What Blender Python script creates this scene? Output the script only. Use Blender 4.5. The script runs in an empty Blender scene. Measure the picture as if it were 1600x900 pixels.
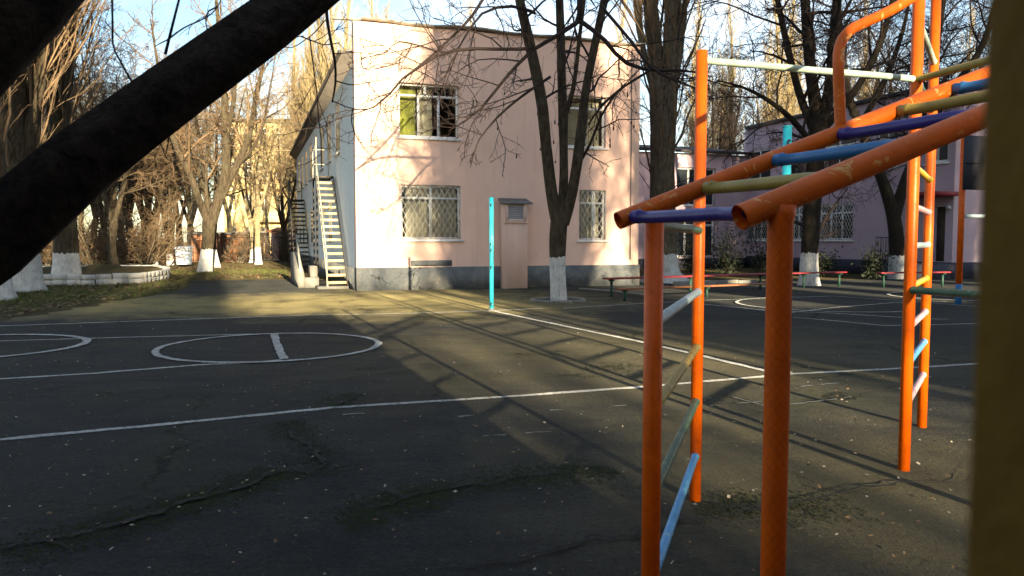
import bpy, math, random
import numpy as np
from mathutils import Vector, Matrix
R = math.radians
sc = bpy.context.scene
col = sc.collection
random.seed(7)
RNG = np.random.default_rng(11)

# ------------------------------------------------------------------ camera numbers
CAMZ = 1.4
FPX = 1200.0
PITCH = math.atan(75 / FPX)
CP, SP = math.cos(PITCH), math.sin(PITCH)

def ray(px, py):
    u = (px - 800) / FPX
    v = (450 - py) / FPX
    return np.array([u, CP + v * SP, -SP + v * CP])

def P(px, py, d):
    """world point seen at the pixel, at forward distance d (metres along +Y)"""
    r = ray(px, py)
    t = d / r[1]
    return np.array([0, 0, CAMZ]) + r * t

def G(px, py):
    r = ray(px, py)
    t = -CAMZ / r[2]
    p = np.array([0, 0, CAMZ]) + r * t
    return np.array([p[0], p[1], 0.0])

# ------------------------------------------------------------------ mesh builder
class MB:
    def __init__(s):
        s.v = []; s.f = []; s.n = 0; s.batch = {}
    def add(s, verts, faces):
        s.v.append(np.asarray(verts, float).reshape(-1, 3))
        b = s.n
        for f in faces:
            s.f.append(tuple(i + b for i in f))
        s.n += len(s.v[-1])
    def box(s, c, size, ax=None):
        c = np.asarray(c, float); h = np.asarray(size, float) / 2
        A = np.eye(3) if ax is None else np.asarray(ax, float)
        vs = []
        for i in (-1, 1):
            for j in (-1, 1):
                for k in (-1, 1):
                    vs.append(c + A[0] * i * h[0] + A[1] * j * h[1] + A[2] * k * h[2])
        s.add(vs, [(0, 1, 3, 2), (4, 6, 7, 5), (0, 4, 5, 1), (2, 3, 7, 6), (0, 2, 6, 4), (1, 5, 7, 3)])
    def bar(s, a, b, w, h, up=(0, 0, 1)):
        a = np.asarray(a, float); b = np.asarray(b, float)
        d = b - a; L = np.linalg.norm(d); d = d / L
        up = np.asarray(up, float)
        x = np.cross(d, up)
        if np.linalg.norm(x) < 1e-4: x = np.cross(d, [1, 0, 0])
        x /= np.linalg.norm(x); z = np.cross(x, d)
        s.box((a + b) / 2, (L, w, h), (d, x, z))
    def quad(s, a, b, c, d):
        s.add([a, b, c, d], [(0, 1, 2, 3)])
    def poly(s, pts):
        s.add(pts, [tuple(range(len(pts)))])
    def prism(s, pts, z0, z1):
        n = len(pts)
        vs = [(p[0], p[1], z0) for p in pts] + [(p[0], p[1], z1) for p in pts]
        fs = [tuple(range(n - 1, -1, -1)), tuple(range(n, 2 * n))]
        for i in range(n):
            j = (i + 1) % n
            fs.append((i, j, n + j, n + i))
        s.add(vs, fs)
    def extrude(s, pts, off):
        n = len(pts); pts = [np.asarray(p, float) for p in pts]; off = np.asarray(off, float)
        fs = [tuple(range(n - 1, -1, -1)), tuple(range(n, 2 * n))]
        for i in range(n):
            j = (i + 1) % n
            fs.append((i, j, n + j, n + i))
        s.add(pts + [p + off for p in pts], fs)
    def tube(s, pts, rad, sides=10, cap=True):
        pts = np.asarray(pts, float); n = len(pts)
        rad = np.full(n, rad, float) if np.isscalar(rad) else np.asarray(rad, float)
        s.batch.setdefault((n, sides, cap), []).append((pts, rad))
    def flush(s):
        for (n, sides, cap), items in s.batch.items():
            pts = np.stack([i[0] for i in items]); rad = np.stack([i[1] for i in items])
            K = len(items)
            t = np.gradient(pts, axis=1) if n > 2 else np.repeat(pts[:, 1:] - pts[:, :1], 2, axis=1)
            t /= np.maximum(np.linalg.norm(t, axis=2, keepdims=True), 1e-9)
            m = np.abs(t.mean(axis=1))
            ref = np.eye(3)[np.argmin(m, axis=1)][:, None, :]
            n1 = np.cross(t, np.broadcast_to(ref, t.shape)); n1 /= np.maximum(np.linalg.norm(n1, axis=2, keepdims=True), 1e-9)
            n2 = np.cross(t, n1)
            a = np.arange(sides) * 2 * math.pi / sides
            ring = (pts[:, :, None, :] + rad[:, :, None, None] *
                    (np.cos(a)[None, None, :, None] * n1[:, :, None, :] + np.sin(a)[None, None, :, None] * n2[:, :, None, :]))
            base = s.n
            s.v.append(ring.reshape(-1, 3)); s.n += K * n * sides
            idx = np.arange(K * n * sides).reshape(K, n, sides) + base
            i0 = idx[:, :-1, :]; i1 = idx[:, 1:, :]
            q = np.stack([i0, np.roll(i0, -1, 2), np.roll(i1, -1, 2), i1], -1).reshape(-1, 4)
            s.f.extend(map(tuple, q.tolist()))
            if cap:
                for k in range(K):
                    s.f.append(tuple(idx[k, 0, ::-1].tolist())); s.f.append(tuple(idx[k, -1, :].tolist()))
        s.batch = {}
    def build(s, name, mat, parent=None, smooth=False, loc=None, bevel=0):
        s.flush()
        me = bpy.data.meshes.new(name)
        V = np.concatenate(s.v) if s.v else np.zeros((0, 3))
        if loc is not None: V = V - np.asarray(loc, float)
        F = s.f
        me.vertices.add(len(V)); me.vertices.foreach_set('co', V.ravel())
        ln = np.fromiter((len(f) for f in F), int, len(F))
        st = np.concatenate([[0], np.cumsum(ln)[:-1]]) if len(F) else np.zeros(0, int)
        me.loops.add(int(ln.sum())); me.loops.foreach_set('vertex_index', np.fromiter((i for f in F for i in f), int, int(ln.sum())))
        me.polygons.add(len(F)); me.polygons.foreach_set('loop_start', st); me.polygons.foreach_set('loop_total', ln)
        if smooth: me.polygons.foreach_set('use_smooth', np.ones(len(F), bool))
        me.update(calc_edges=True); me.validate()
        if mat: me.materials.append(mat)
        o = bpy.data.objects.new(name, me); col.objects.link(o)
        if parent is not None: o.parent = parent
        if loc is not None: o.location = loc
        if bevel:
            b = o.modifiers.new('bevel', 'BEVEL'); b.width = bevel; b.segments = 2; b.limit_method = 'ANGLE'
        return o

def tag(o, label=None, cat=None, group=None, kind=None):
    if label: o['label'] = label
    if cat: o['category'] = cat
    if group: o['group'] = group
    if kind: o['kind'] = kind
    return o

def empty(name, loc, label, cat, group=None, rz=0):
    o = bpy.data.objects.new(name, None); col.objects.link(o)
    o.location = loc; o.rotation_euler = (0, 0, rz); o.empty_display_size = .2
    return tag(o, label, cat, group)

def copy_tree(o, parent=None):
    c = o.copy(); col.objects.link(c); c.parent = parent
    for ch in list(o.children): copy_tree(ch, c)
    return c

# ------------------------------------------------------------------ materials
class NT:
    def __init__(s, name):
        s.m = bpy.data.materials.new(name); s.m.use_nodes = True
        s.t = s.m.node_tree; s.b = s.t.nodes['Principled BSDF']
    def n(s, typ, **kw):
        x = s.t.nodes.new('ShaderNode' + typ)
        for k, v in kw.items():
            if k.startswith('i_'):
                x.inputs[k[2:].replace('_', ' ')].default_value = v
            else: setattr(x, k, v)
        return x
    def l(s, a, b): s.t.links.new(a, b)
    def noise(s, vec, scale, detail=4, rough=.55, dist=0):
        x = s.n('TexNoise'); x.inputs['Scale'].default_value = scale; x.inputs['Detail'].default_value = detail
        x.inputs['Roughness'].default_value = rough; x.inputs['Distortion'].default_value = dist
        if vec is not None: s.l(vec, x.inputs['Vector'])
        return x.outputs['Fac']
    def ramp(s, fac, stops):
        x = s.n('ValToRGB'); e = x.color_ramp.elements
        while len(e) < len(stops): e.new(.5)
        for k, (p, c) in enumerate(stops):
            e[k].position = p
            e[k].color = (c, c, c, 1) if np.isscalar(c) else (*c, 1)
        s.l(fac, x.inputs['Fac']); return x.outputs['Color']
    def mix(s, fac, a, b, mode='MIX'):
        x = s.n('Mix', data_type='RGBA', blend_type=mode)
        for sock, val in ((x.inputs[0], fac), (x.inputs[6], a), (x.inputs[7], b)):
            if hasattr(val, 'links'): s.l(val, sock)
            elif np.isscalar(val): sock.default_value = val
            else: sock.default_value = (*val, 1)
        return x.outputs[2]
    def math(s, op, a, b=0.0, clamp=False):
        x = s.n('Math', operation=op, use_clamp=clamp)
        for sock, val in ((x.inputs[0], a), (x.inputs[1], b)):
            if hasattr(val, 'links'): s.l(val, sock)
            else: sock.default_value = val
        return x.outputs[0]
    def bump(s, h, strength, dist=.02):
        x = s.n('Bump'); x.inputs['Strength'].default_value = strength; x.inputs['Distance'].default_value = dist
        s.l(h, x.inputs['Height']); s.l(x.outputs['Normal'], s.b.inputs['Normal'])
    def obj(s, scale=None):
        x = s.n('TexCoord').outputs['Object']
        if scale is None: return x
        m = s.n('Mapping'); m.inputs['Scale'].default_value = scale; s.l(x, m.inputs['Vector']); return m.outputs['Vector']
    def pos(s):
        return s.n('NewGeometry').outputs['Position']
    def set(s, **kw):
        for k, v in kw.items():
            sock = s.b.inputs[k.replace('_', ' ')]
            if hasattr(v, 'links'): s.l(v, sock)
            elif isinstance(v, (tuple, list)): sock.default_value = (*v, 1) if len(v) == 3 else v
            else: sock.default_value = v

def simple(name, c, rough=.6, var=.25, scale=6, bump=.15, metallic=0, spec=.4, dark=None, bdist=.01):
    t = NT(name)
    f = t.noise(t.pos(), scale, 6, .65)
    d = tuple(x * (1 - var) for x in c) if dark is None else dark
    l_ = tuple(min(1, x * (1 + var * .5)) for x in c)
    t.set(Base_Color=t.ramp(f, [(.3, d), (.7, l_)]), Roughness=rough, Metallic=metallic)
    t.b.inputs['Specular IOR Level'].default_value = spec
    if bump: t.bump(t.noise(t.pos(), scale * 8, 4), bump, bdist)
    return t.m

def painted_metal(name, c, wear=None, rough=.32, wearamt=.62, bump=.12):
    """enamel paint brushed on steel pipe: drips, scuffs, worn spots"""
    t = NT(name)
    p = t.pos()
    f = t.noise(p, 9, 5, .6)
    base = t.ramp(f, [(.3, tuple(x * .72 for x in c)), (.7, c)])
    grime = t.ramp(t.noise(p, 19, 8, .72, .8), [(.56, 0), (.66, 1)])
    base = t.mix(t.math('MULTIPLY', grime, .45), base, tuple(x * .35 for x in c))
    if wear:
        w = t.ramp(t.noise(p, 11, 8, .75, 1.6), [(wearamt - .03, 0), (wearamt - .015, 1)])
        base = t.mix(t.math('MULTIPLY', w, .75), base, wear)
    t.set(Base_Color=base, Roughness=t.ramp(f, [(.3, rough + .12), (.7, rough)]))
    t.b.inputs['Specular IOR Level'].default_value = .3
    t.bump(t.math('ADD', t.noise(p, 60, 3), t.math('MULTIPLY', t.noise(p, 17, 3), .8)), bump * 1.6, .005)
    return t.m

M = {}
def make_asphalt():
    t = NT('asphalt'); p = t.pos()
    big = t.noise(p, .35, 5, .6, .3)
    mid = t.noise(p, 2.2, 6, .65)
    fine = t.noise(p, 90, 3, .7)
    c = t.ramp(big, [(.3, (.017, .021, .021)), (.5, (.032, .036, .034)), (.72, (.066, .065, .055))])
    c = t.mix(t.ramp(mid, [(.35, .0), (.7, .5)]), c, (.055, .052, .044))
    c = t.mix(t.ramp(t.noise(p, .9, 7, .7, .8), [(.5, 0), (.66, .65)]), c, (.014, .016, .019))
    c = t.mix(t.ramp(fine, [(.35, .6), (.62, 0)]), c, (.009, .009, .009))
    c = t.mix(t.ramp(t.noise(p, 160, 2, .5), [(.68, 0), (.74, .4)]), c, (.16, .155, .14))
    an = t.n('Mapping'); an.inputs['Scale'].default_value = (.55, 2.4, 1); an.inputs['Rotation'].default_value = (0, 0, .15); t.l(p, an.inputs['Vector'])
    c = t.mix(t.ramp(t.noise(an.outputs['Vector'], 1.0, 8, .68, .6), [(.5, 0), (.6, .6), (.74, .75)]), c, (.016, .019, .022))
    c = t.mix(t.ramp(t.noise(p, 26, 4, .75), [(.36, .75), (.52, 0)]), c, (.014, .015, .016))
    c = t.mix(t.ramp(t.noise(p, 34, 3, .7), [(.62, 0), (.72, .5)]), c, (.11, .108, .10))
    # sunlit ground painted into the colour: pale yellowish patches by house and verge
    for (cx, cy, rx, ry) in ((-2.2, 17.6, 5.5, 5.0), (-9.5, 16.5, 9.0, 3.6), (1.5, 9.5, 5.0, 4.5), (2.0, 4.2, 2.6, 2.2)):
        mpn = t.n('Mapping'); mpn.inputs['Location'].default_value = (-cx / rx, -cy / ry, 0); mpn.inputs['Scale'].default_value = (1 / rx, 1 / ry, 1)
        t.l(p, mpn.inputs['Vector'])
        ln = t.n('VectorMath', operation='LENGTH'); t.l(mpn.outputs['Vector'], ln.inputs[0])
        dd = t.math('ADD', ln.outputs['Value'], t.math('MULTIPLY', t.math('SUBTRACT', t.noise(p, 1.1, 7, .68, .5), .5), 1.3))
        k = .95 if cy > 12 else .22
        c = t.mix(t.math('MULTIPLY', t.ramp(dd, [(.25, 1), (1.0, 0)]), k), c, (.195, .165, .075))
    # moss in the damp hollows and along the cracks
    vor = t.n('TexVoronoi', feature='DISTANCE_TO_EDGE'); vor.inputs['Scale'].default_value = .34
    nz = t.n('TexNoise'); nz.inputs['Scale'].default_value = 1.3; nz.inputs['Detail'].default_value = 7; nz.inputs['Roughness'].default_value = .7
    t.l(p, nz.inputs['Vector'])
    mv = t.n('Vector' + 'Math', operation='MULTIPLY_ADD'); t.l(nz.outputs['Color'], mv.inputs[0]); mv.inputs[1].default_value = (1.1, 1.1, 0); t.l(p, mv.inputs[2])
    t.l(mv.outputs[0], vor.inputs['Vector'])
    gate = t.ramp(t.noise(p, .5, 3), [(.48, 0), (.6, 1)])
    moss = t.math('MULTIPLY', t.ramp(vor.outputs['Distance'], [(0, 1), (.09, 0)]), gate)
    moss = t.math('MULTIPLY', moss, t.ramp(t.noise(p, 14, 5, .7), [(.4, 0), (.6, 1)]))
    c = t.mix(t.math('MULTIPLY', moss, .65), c, (.036, .042, .014))
    crack = t.math('MULTIPLY', t.ramp(vor.outputs['Distance'], [(0, 1), (.008, 0)]), gate)
    c = t.mix(crack, c, (.008, .008, .007))
    t.set(Base_Color=c, Roughness=.95, Diffuse_Roughness=1.0)
    t.b.inputs['Specular IOR Level'].default_value = .15
    h = t.math('ADD', t.math('ADD', t.math('MULTIPLY', fine, .6), t.math('MULTIPLY', t.noise(p, 28, 4, .7), .9)), t.math('MULTIPLY', mid, 1.6))
    h = t.math('SUBTRACT', h, t.math('MULTIPLY', crack, .8))
    t.bump(h, .75, .02)
    return t.m
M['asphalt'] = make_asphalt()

def make_soil():
    t = NT('soil'); p = t.pos()
    a = t.noise(p, .5, 6, .65); b = t.noise(p, 5, 6, .7); f = t.noise(p, 45, 4, .7)
    c = t.ramp(a, [(.35, (.035, .042, .012)), (.5, (.065, .056, .026)), (.68, (.12, .085, .04))])
    c = t.mix(t.ramp(b, [(.4, 0), (.65, .6)]), c, (.06, .042, .022))
    c = t.mix(t.ramp(f, [(.55, 0), (.7, .6)]), c, (.2, .14, .07))
    t.set(Base_Color=c, Roughness=1, Diffuse_Roughness=1.0); t.b.inputs['Specular IOR Level'].default_value = .1
    t.bump(t.math('ADD', f, b), .9, .04)
    return t.m
M['soil'] = make_soil()

def make_linepaint():
    t = NT('line_paint'); p = t.pos()
    worn = t.ramp(t.noise(p, 22, 6, .75), [(.44, 1), (.62, 0)])
    worn2 = t.ramp(t.noise(p, 2.2, 4, .6), [(.25, .25), (.75, 1)])
    k = t.math('MULTIPLY', worn, worn2)
    c = t.mix(t.math('ADD', t.math('MULTIPLY', k, .65), .2), (.05, .05, .047), (.60, .60, .57))
    t.set(Base_Color=c, Roughness=.85, Diffuse_Roughness=.8); t.b.inputs['Specular IOR Level'].default_value = .2
    t.bump(t.noise(p, 90, 3, .7), .5, .01)
    return t.m
M['line'] = make_linepaint()
M['faint_line'] = simple('faint_line_paint', (.22, .21, .19), .95, .8, 30, .3, dark=(.04, .04, .038))

def make_bark(name, c0, c1, lich=(.16, .16, .10), zs=.22):
    t = NT(name)
    v = t.obj((1, 1, zs))
    n = t.noise(v, 16, 6, .68, .4)
    c = t.ramp(n, [(.32, c0), (.66, c1)])
    c = t.mix(t.ramp(t.noise(t.obj(), 3, 5, .7), [(.5, 0), (.68, .55)]), c, lich)
    at = t.n('Attribute', attribute_type='OBJECT', attribute_name='whitewash')
    sep = t.n('SeparateXYZ'); t.l(t.obj(), sep.inputs[0])
    z = t.math('ADD', sep.outputs['Z'], t.math('MULTIPLY', t.math('SUBTRACT', t.noise(t.obj(), 9, 4), .5), .22))
    m = t.math('LESS_THAN', z, at.outputs['Fac'])
    chip = t.ramp(t.noise(v, 26, 6, .75), [(.36, .15), (.43, 1)])
    ww = t.ramp(t.noise(t.obj(), 5, 5, .6), [(.3, (.42, .42, .40)), (.7, (.62, .62, .60))])
    c = t.mix(t.math('MULTIPLY', m, chip), c, ww)
    t.set(Base_Color=c, Roughness=.92, Diffuse_Roughness=.5); t.b.inputs['Specular IOR Level'].default_value = .15
    t.bump(n, .9, .05)
    return t.m
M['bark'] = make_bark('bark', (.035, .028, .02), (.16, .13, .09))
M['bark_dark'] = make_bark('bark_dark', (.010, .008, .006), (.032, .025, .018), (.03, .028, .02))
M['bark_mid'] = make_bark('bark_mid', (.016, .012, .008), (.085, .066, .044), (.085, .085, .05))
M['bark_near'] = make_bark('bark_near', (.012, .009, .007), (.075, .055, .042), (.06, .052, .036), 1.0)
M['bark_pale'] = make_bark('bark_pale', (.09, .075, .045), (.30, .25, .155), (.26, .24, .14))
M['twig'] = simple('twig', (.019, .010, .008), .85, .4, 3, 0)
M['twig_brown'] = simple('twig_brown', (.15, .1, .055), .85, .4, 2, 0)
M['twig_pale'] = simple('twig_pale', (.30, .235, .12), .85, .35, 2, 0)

def make_stucco(name, c, stain, sc_=1.0, blot=.35):
    t = NT(name); p = t.pos()
    a = t.noise(p, .7 * sc_, 6, .6); b = t.noise(p, 4, 6, .7)
    base = t.ramp(a, [(.3, tuple(x * .88 for x in c)), (.7, c)])
    m = t.n('Mapping'); m.inputs['Scale'].default_value = (3, 3, .25); t.l(p, m.inputs['Vector'])
    streak = t.ramp(t.noise(m.outputs['Vector'], 1.2, 6, .7), [(.52, 0), (.75, 1)])
    base = t.mix(t.math('MULTIPLY', streak, blot), base, stain)
    base = t.mix(t.ramp(b, [(.58, 0), (.8, .3)]), base, stain)
    t.set(Base_Color=base, Roughness=.9, Diffuse_Roughness=.5); t.b.inputs['Specular IOR Level'].default_value = .2
    t.bump(t.math('ADD', t.noise(p, 50, 4, .7), t.math('MULTIPLY', b, .6)), .35, .012)
    return t.m
M['pink'] = make_stucco('pink_stucco', (.80, .57, .47), (.54, .38, .33), 1.0, .5)
M['pink_wing'] = make_stucco('pink_wing_stucco', (.50, .385, .44), (.38, .28, .32))
M['pale_blue'] = make_stucco('pale_blue_stucco', (.77, .83, .84), (.56, .62, .64))
M['yellow'] = make_stucco('yellow_plaster', (.66, .52, .26), (.5, .38, .2))
M['whitewash'] = make_stucco('whitewashed_masonry', (.52, .52, .49), (.18, .16, .11), 2, .9)

def make_plinth():
    t = NT('plinth'); p = t.pos()
    a = t.noise(p, 1.1, 7, .7, .6)
    c = t.ramp(a, [(.35, (.07, .08, .09)), (.5, (.12, .13, .135)), (.6, (.17, .17, .16)), (.66, (.36, .33, .25))])
    v = t.n('TexVoronoi', feature='DISTANCE_TO_EDGE'); v.inputs['Scale'].default_value = 1.1
    nz = t.n('TexNoise'); nz.inputs['Scale'].default_value = 2.5; nz.inputs['Detail'].default_value = 6; t.l(p, nz.inputs['Vector'])
    mv = t.n('VectorMath', operation='MULTIPLY_ADD'); t.l(nz.outputs['Color'], mv.inputs[0]); mv.inputs[1].default_value = (.7, .7, .7); t.l(p, mv.inputs[2])
    t.l(mv.outputs[0], v.inputs['Vector'])
    cr = t.ramp(v.outputs['Distance'], [(0, 1), (.012, 0)])
    cr = t.math('MULTIPLY', cr, t.ramp(t.noise(p, .8, 2), [(.48, 0), (.55, 1)]))
    c = t.mix(cr, c, (.02, .02, .02))
    t.set(Base_Color=c, Roughness=.9); t.b.inputs['Specular IOR Level'].default_value = .2
    t.bump(t.math('SUBTRACT', t.noise(p, 18, 6, .7), cr), .6, .03)
    return t.m
M['plinth'] = make_plinth()
M['plinth_dark'] = simple('dark_plinth', (.035, .037, .055), .9, .4, 1.5, .4)
M['white_frame'] = simple('white_frame', (.74, .74, .72), .45, .15, 5, .05)
M['cream_curtain'] = simple('cream_curtain', (.62, .58, .47), .9, .2, 4, 0)
M['green_curtain'] = simple('green_curtain', (.30, .32, .07), .9, .25, 4, 0)
M['grille'] = simple('grille_paint', (.66, .66, .6), .5, .2, 9, 0)
def glass():
    t = NT('window_glass')
    nt = t.t; nt.nodes.remove(t.b)
    out = nt.nodes['Material Output']
    tr = t.n('BsdfTransparent'); tr.inputs['Color'].default_value = (.9, .92, .9, 1)
    gl = t.n('BsdfGlossy'); gl.inputs['Roughness'].default_value = .03
    fr = t.n('Fresnel'); fr.inputs['IOR'].default_value = 1.6
    k = t.math('ADD', fr.outputs[0], .06)
    mx = t.n('MixShader'); t.l(k, mx.inputs[0]); t.l(tr.outputs[0], mx.inputs[1]); t.l(gl.outputs[0], mx.inputs[2])
    t.l(mx.outputs[0], out.inputs['Surface'])
    return t.m
M['glass'] = glass()
M['dark_glass'] = simple('dark_glass', (.022, .028, .034), .12, .3, 1, 0, 0, .35)
M['roof_grey'] = simple('roof_grey', (.16, .155, .15), .7, .3, 3, .2)
M['coping'] = simple('coping_metal', (.33, .29, .23), .5, .35, 3, .1, .3)
M['soffit'] = simple('soffit_boards', (.17, .15, .13), .85, .35, 4, .2)
M['dark_roof'] = simple('dark_roof', (.035, .03, .032), .8, .4, 3, .2)
M['steel_dark'] = simple('dark_steel', (.05, .045, .04), .6, .4, 6, .1)
M['tread'] = simple('worn_tread', (.50, .41, .25), .8, .35, 8, .2)
M['pale_rail'] = simple('pale_rail', (.38, .38, .32), .5, .25, 9, .05)
M['concrete'] = simple('concrete', (.19, .185, .165), .95, .35, 2.5, .5)
M['brick_brown'] = simple('brown_brick', (.28, .14, .08), .9, .4, 4, .3)
M['fence'] = simple('fence_metal', (.022, .022, .02), .6, .4, 6, .05)
M['louvre'] = simple('grey_louvre', (.30, .31, .32), .6, .25, 6, .1)
M['orange'] = painted_metal('orange_enamel', (.70, .110, .001), (.66, .32, .06), .38, .7)
M['orange_worn'] = painted_metal('worn_orange_enamel', (.66, .120, .003), (.66, .42, .14), .42, .62)
def net_paint(cx, cy, r):  # darker diamond lattice mixed into the orange enamel
    m = painted_metal('orange_enamel_diamond', (.70, .110, .001), (.66, .32, .06), .38, .7); t = m.node_tree
    def N(k, **kw):
        x = t.nodes.new('ShaderNode' + k)
        for a, b in kw.items(): setattr(x, a, b)
        return x
    def MA(op, a, b=0.0):
        x = N('Math', operation=op)
        for s_, v in ((x.inputs[0], a), (x.inputs[1], b)):
            if hasattr(v, 'links'): t.links.new(v, s_)
            else: s_.default_value = v
        return x.outputs[0]
    g = N('NewGeometry'); sp = N('SeparateXYZ'); t.links.new(g.outputs['Position'], sp.inputs[0])
    u = MA('MULTIPLY', MA('ARCTAN2', MA('SUBTRACT', sp.outputs['Y'], cy), MA('SUBTRACT', sp.outputs['X'], cx)), r)
    ls = []
    for k in (1, -1):
        w_ = MA('FRACT', MA('DIVIDE', MA('ADD', MA('MULTIPLY', sp.outputs['Z'], .75), MA('MULTIPLY', u, k)), .0245))
        ls.append(MA('LESS_THAN', MA('ABSOLUTE', MA('SUBTRACT', w_, .5)), .075))
    l_ = MA('MULTIPLY', MA('MAXIMUM', *ls), .32)
    b = t.nodes['Principled BSDF']; src = b.inputs['Base Color'].links[0].from_socket
    mx = N('Mix', data_type='RGBA'); t.links.new(l_, mx.inputs[0]); t.links.new(src, mx.inputs[6]); mx.inputs[7].default_value = (.32, .05, .002, 1)
    t.links.new(mx.outputs[2], b.inputs['Base Color']); return m
M['orange_diamond'] = net_paint(.662, 1.9, .031)
M['violet'] = painted_metal('violet_enamel', (.045, .028, .20), None, .3)
M['olive'] = painted_metal('olive_yellow_enamel', (.34, .245, .05), (.16, .12, .05), .4)
M['blue'] = painted_metal('blue_enamel', (.03, .15, .36), None, .35)
M['sky_blue'] = painted_metal('sky_blue_enamel', (.08, .33, .62), (.2, .4, .5), .4)
M['mint'] = painted_metal('mint_white_enamel', (.46, .60, .49), (.28, .4, .32), .4, .6)
M['silver_blue'] = painted_metal('silver_blue_enamel', (.34, .46, .50), (.2, .25, .26), .4)
M['green_pipe'] = painted_metal('green_enamel', (.055, .12, .07), (.2, .26, .2), .4)
M['yellow_pipe'] = painted_metal('yellow_enamel', (.72, .47, .02), (.5, .36, .1), .35)
M['pink_pipe'] = painted_metal('pink_enamel', (.62, .40, .44), (.4, .2, .2), .4)
M['turquoise'] = painted_metal('turquoise_enamel', (.03, .46, .58), (.2, .5, .55), .38, .64)
M['bench_red'] = painted_metal('bench_red', (.22, .02, .028), (.2, .07, .06), .5, .62)
M['bench_brown'] = painted_metal('bench_brown', (.24, .09, .035), (.2, .11, .07), .55, .6)
M['bench_green'] = painted_metal('bench_green', (.022, .07, .05), None, .5)
M['post_ochre'] = simple('weathered_ochre_post', (.11, .062, .009), .9, .35, 14, .3, 0, .1)
M['board_dark'] = simple('dark_board', (.03, .03, .04), .7, .4, 4, .2)
M['bin_blue'] = simple('bin_plastic', (.42, .52, .66), .5, .35, 9, .1)
M['black_hook'] = simple('black_steel', (.012, .012, .012), .5, .2, 9, 0)
M['crack'] = simple('crack_dirt', (.010, .010, .008), 1, .4, 12, .6)
M['leaf_brown'] = simple('dry_leaf', (.16, .10, .055), .9, .5, 7, 0)
M['leaf_pale'] = simple('pale_leaf', (.34, .30, .24), .9, .5, 7, 0)
M['grass'] = simple('grass_blades', (.085, .105, .022), .9, .5, 2, 0)
M['evergreen'] = simple('evergreen_leaf', (.022, .030, .014), .8, .5, 5, 0)
M['wood_dark'] = simple('dark_planks', (.06, .045, .03), .85, .4, 5, .3)

# ------------------------------------------------------------------ world, sun, camera
TRAV = Vector((-.361, .932, 0)).normalized()
EL = R(11.0)
w = bpy.data.worlds.new('World'); sc.world = w; w.use_nodes = True
nt = w.node_tree
bg = nt.nodes['Background']
sky = nt.nodes.new('ShaderNodeTexSky'); sky.sky_type = 'NISHITA'; sky.sun_disc = False
sky.sun_elevation = EL
sky.sun_rotation = math.atan2(-TRAV.x, -TRAV.y)
sky.air_density = 1.0; sky.dust_density = .7; sky.ozone_density = 1.6
tc = nt.nodes.new('ShaderNodeTexCoord')
mp = nt.nodes.new('ShaderNodeMapping'); mp.inputs['Scale'].default_value = (1.2, 1.2, 3.5); mp.inputs['Location'].default_value = (3.1, .4, 1.0)
nt.links.new(tc.outputs['Generated'], mp.inputs['Vector'])
cn = nt.nodes.new('ShaderNodeTexNoise'); cn.inputs['Scale'].default_value = 1.7; cn.inputs['Detail'].default_value = 7; cn.inputs['Roughness'].default_value = .6
nt.links.new(mp.outputs['Vector'], cn.inputs['Vector'])
cr = nt.nodes.new('ShaderNodeValToRGB'); cr.color_ramp.elements[0].position = .46; cr.color_ramp.elements[0].color = (0, 0, 0, 1)
cr.color_ramp.elements[1].position = .78; cr.color_ramp.elements[1].color = (.7, .7, .7, 1)
nt.links.new(cn.outputs['Fac'], cr.inputs['Fac'])
mx = nt.nodes.new('ShaderNodeMix'); mx.data_type = 'RGBA'
nt.links.new(cr.outputs['Color'], mx.inputs[0]); nt.links.new(sky.outputs[0], mx.inputs[6]); mx.inputs[7].default_value = (7.5, 7.6, 7.6, 1)
nt.links.new(mx.outputs[2], bg.inputs['Color'])
bg.inputs['Strength'].default_value = .064

ld = bpy.data.lights.new('sun', 'SUN'); ld.energy = 5.0; ld.angle = R(.53); ld.color = (1, .82, .54)
lo = bpy.data.objects.new('sun', ld); col.objects.link(lo)
d = Vector((TRAV.x * math.cos(EL), TRAV.y * math.cos(EL), -math.sin(EL)))
lo.rotation_euler = d.to_track_quat('-Z', 'Y').to_euler(); lo.location = (10, -20, 20)

cd = bpy.data.cameras.new('camera'); cam = bpy.data.objects.new('camera', cd); col.objects.link(cam)
cam.location = (0, 0, CAMZ); cam.rotation_euler = (R(90) - PITCH, 0, 0)
cd.sensor_width = 36; cd.lens = 36 * FPX / 1600; cd.clip_start = .02; cd.clip_end = 2000
cd.dof.use_dof = True; cd.dof.focus_distance = 11; cd.dof.aperture_fstop = 27 / 2.8
sc.camera = cam
sc.view_settings.view_transform = 'Standard'; sc.view_settings.look = 'None'
sc.view_settings.exposure = 2.25; sc.view_settings.gamma = 1
sc.cycles.use_denoising = True
sc.cycles.max_bounces = 6; sc.cycles.transparent_max_bounces = 12

# ------------------------------------------------------------------ ground
mb = MB(); S = 500
mb.quad((-S, -S, 0), (S, -S, 0), (S, S, 0), (-S, S, 0))
tag(mb.build('ground', M['soil']), kind='structure')

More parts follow.
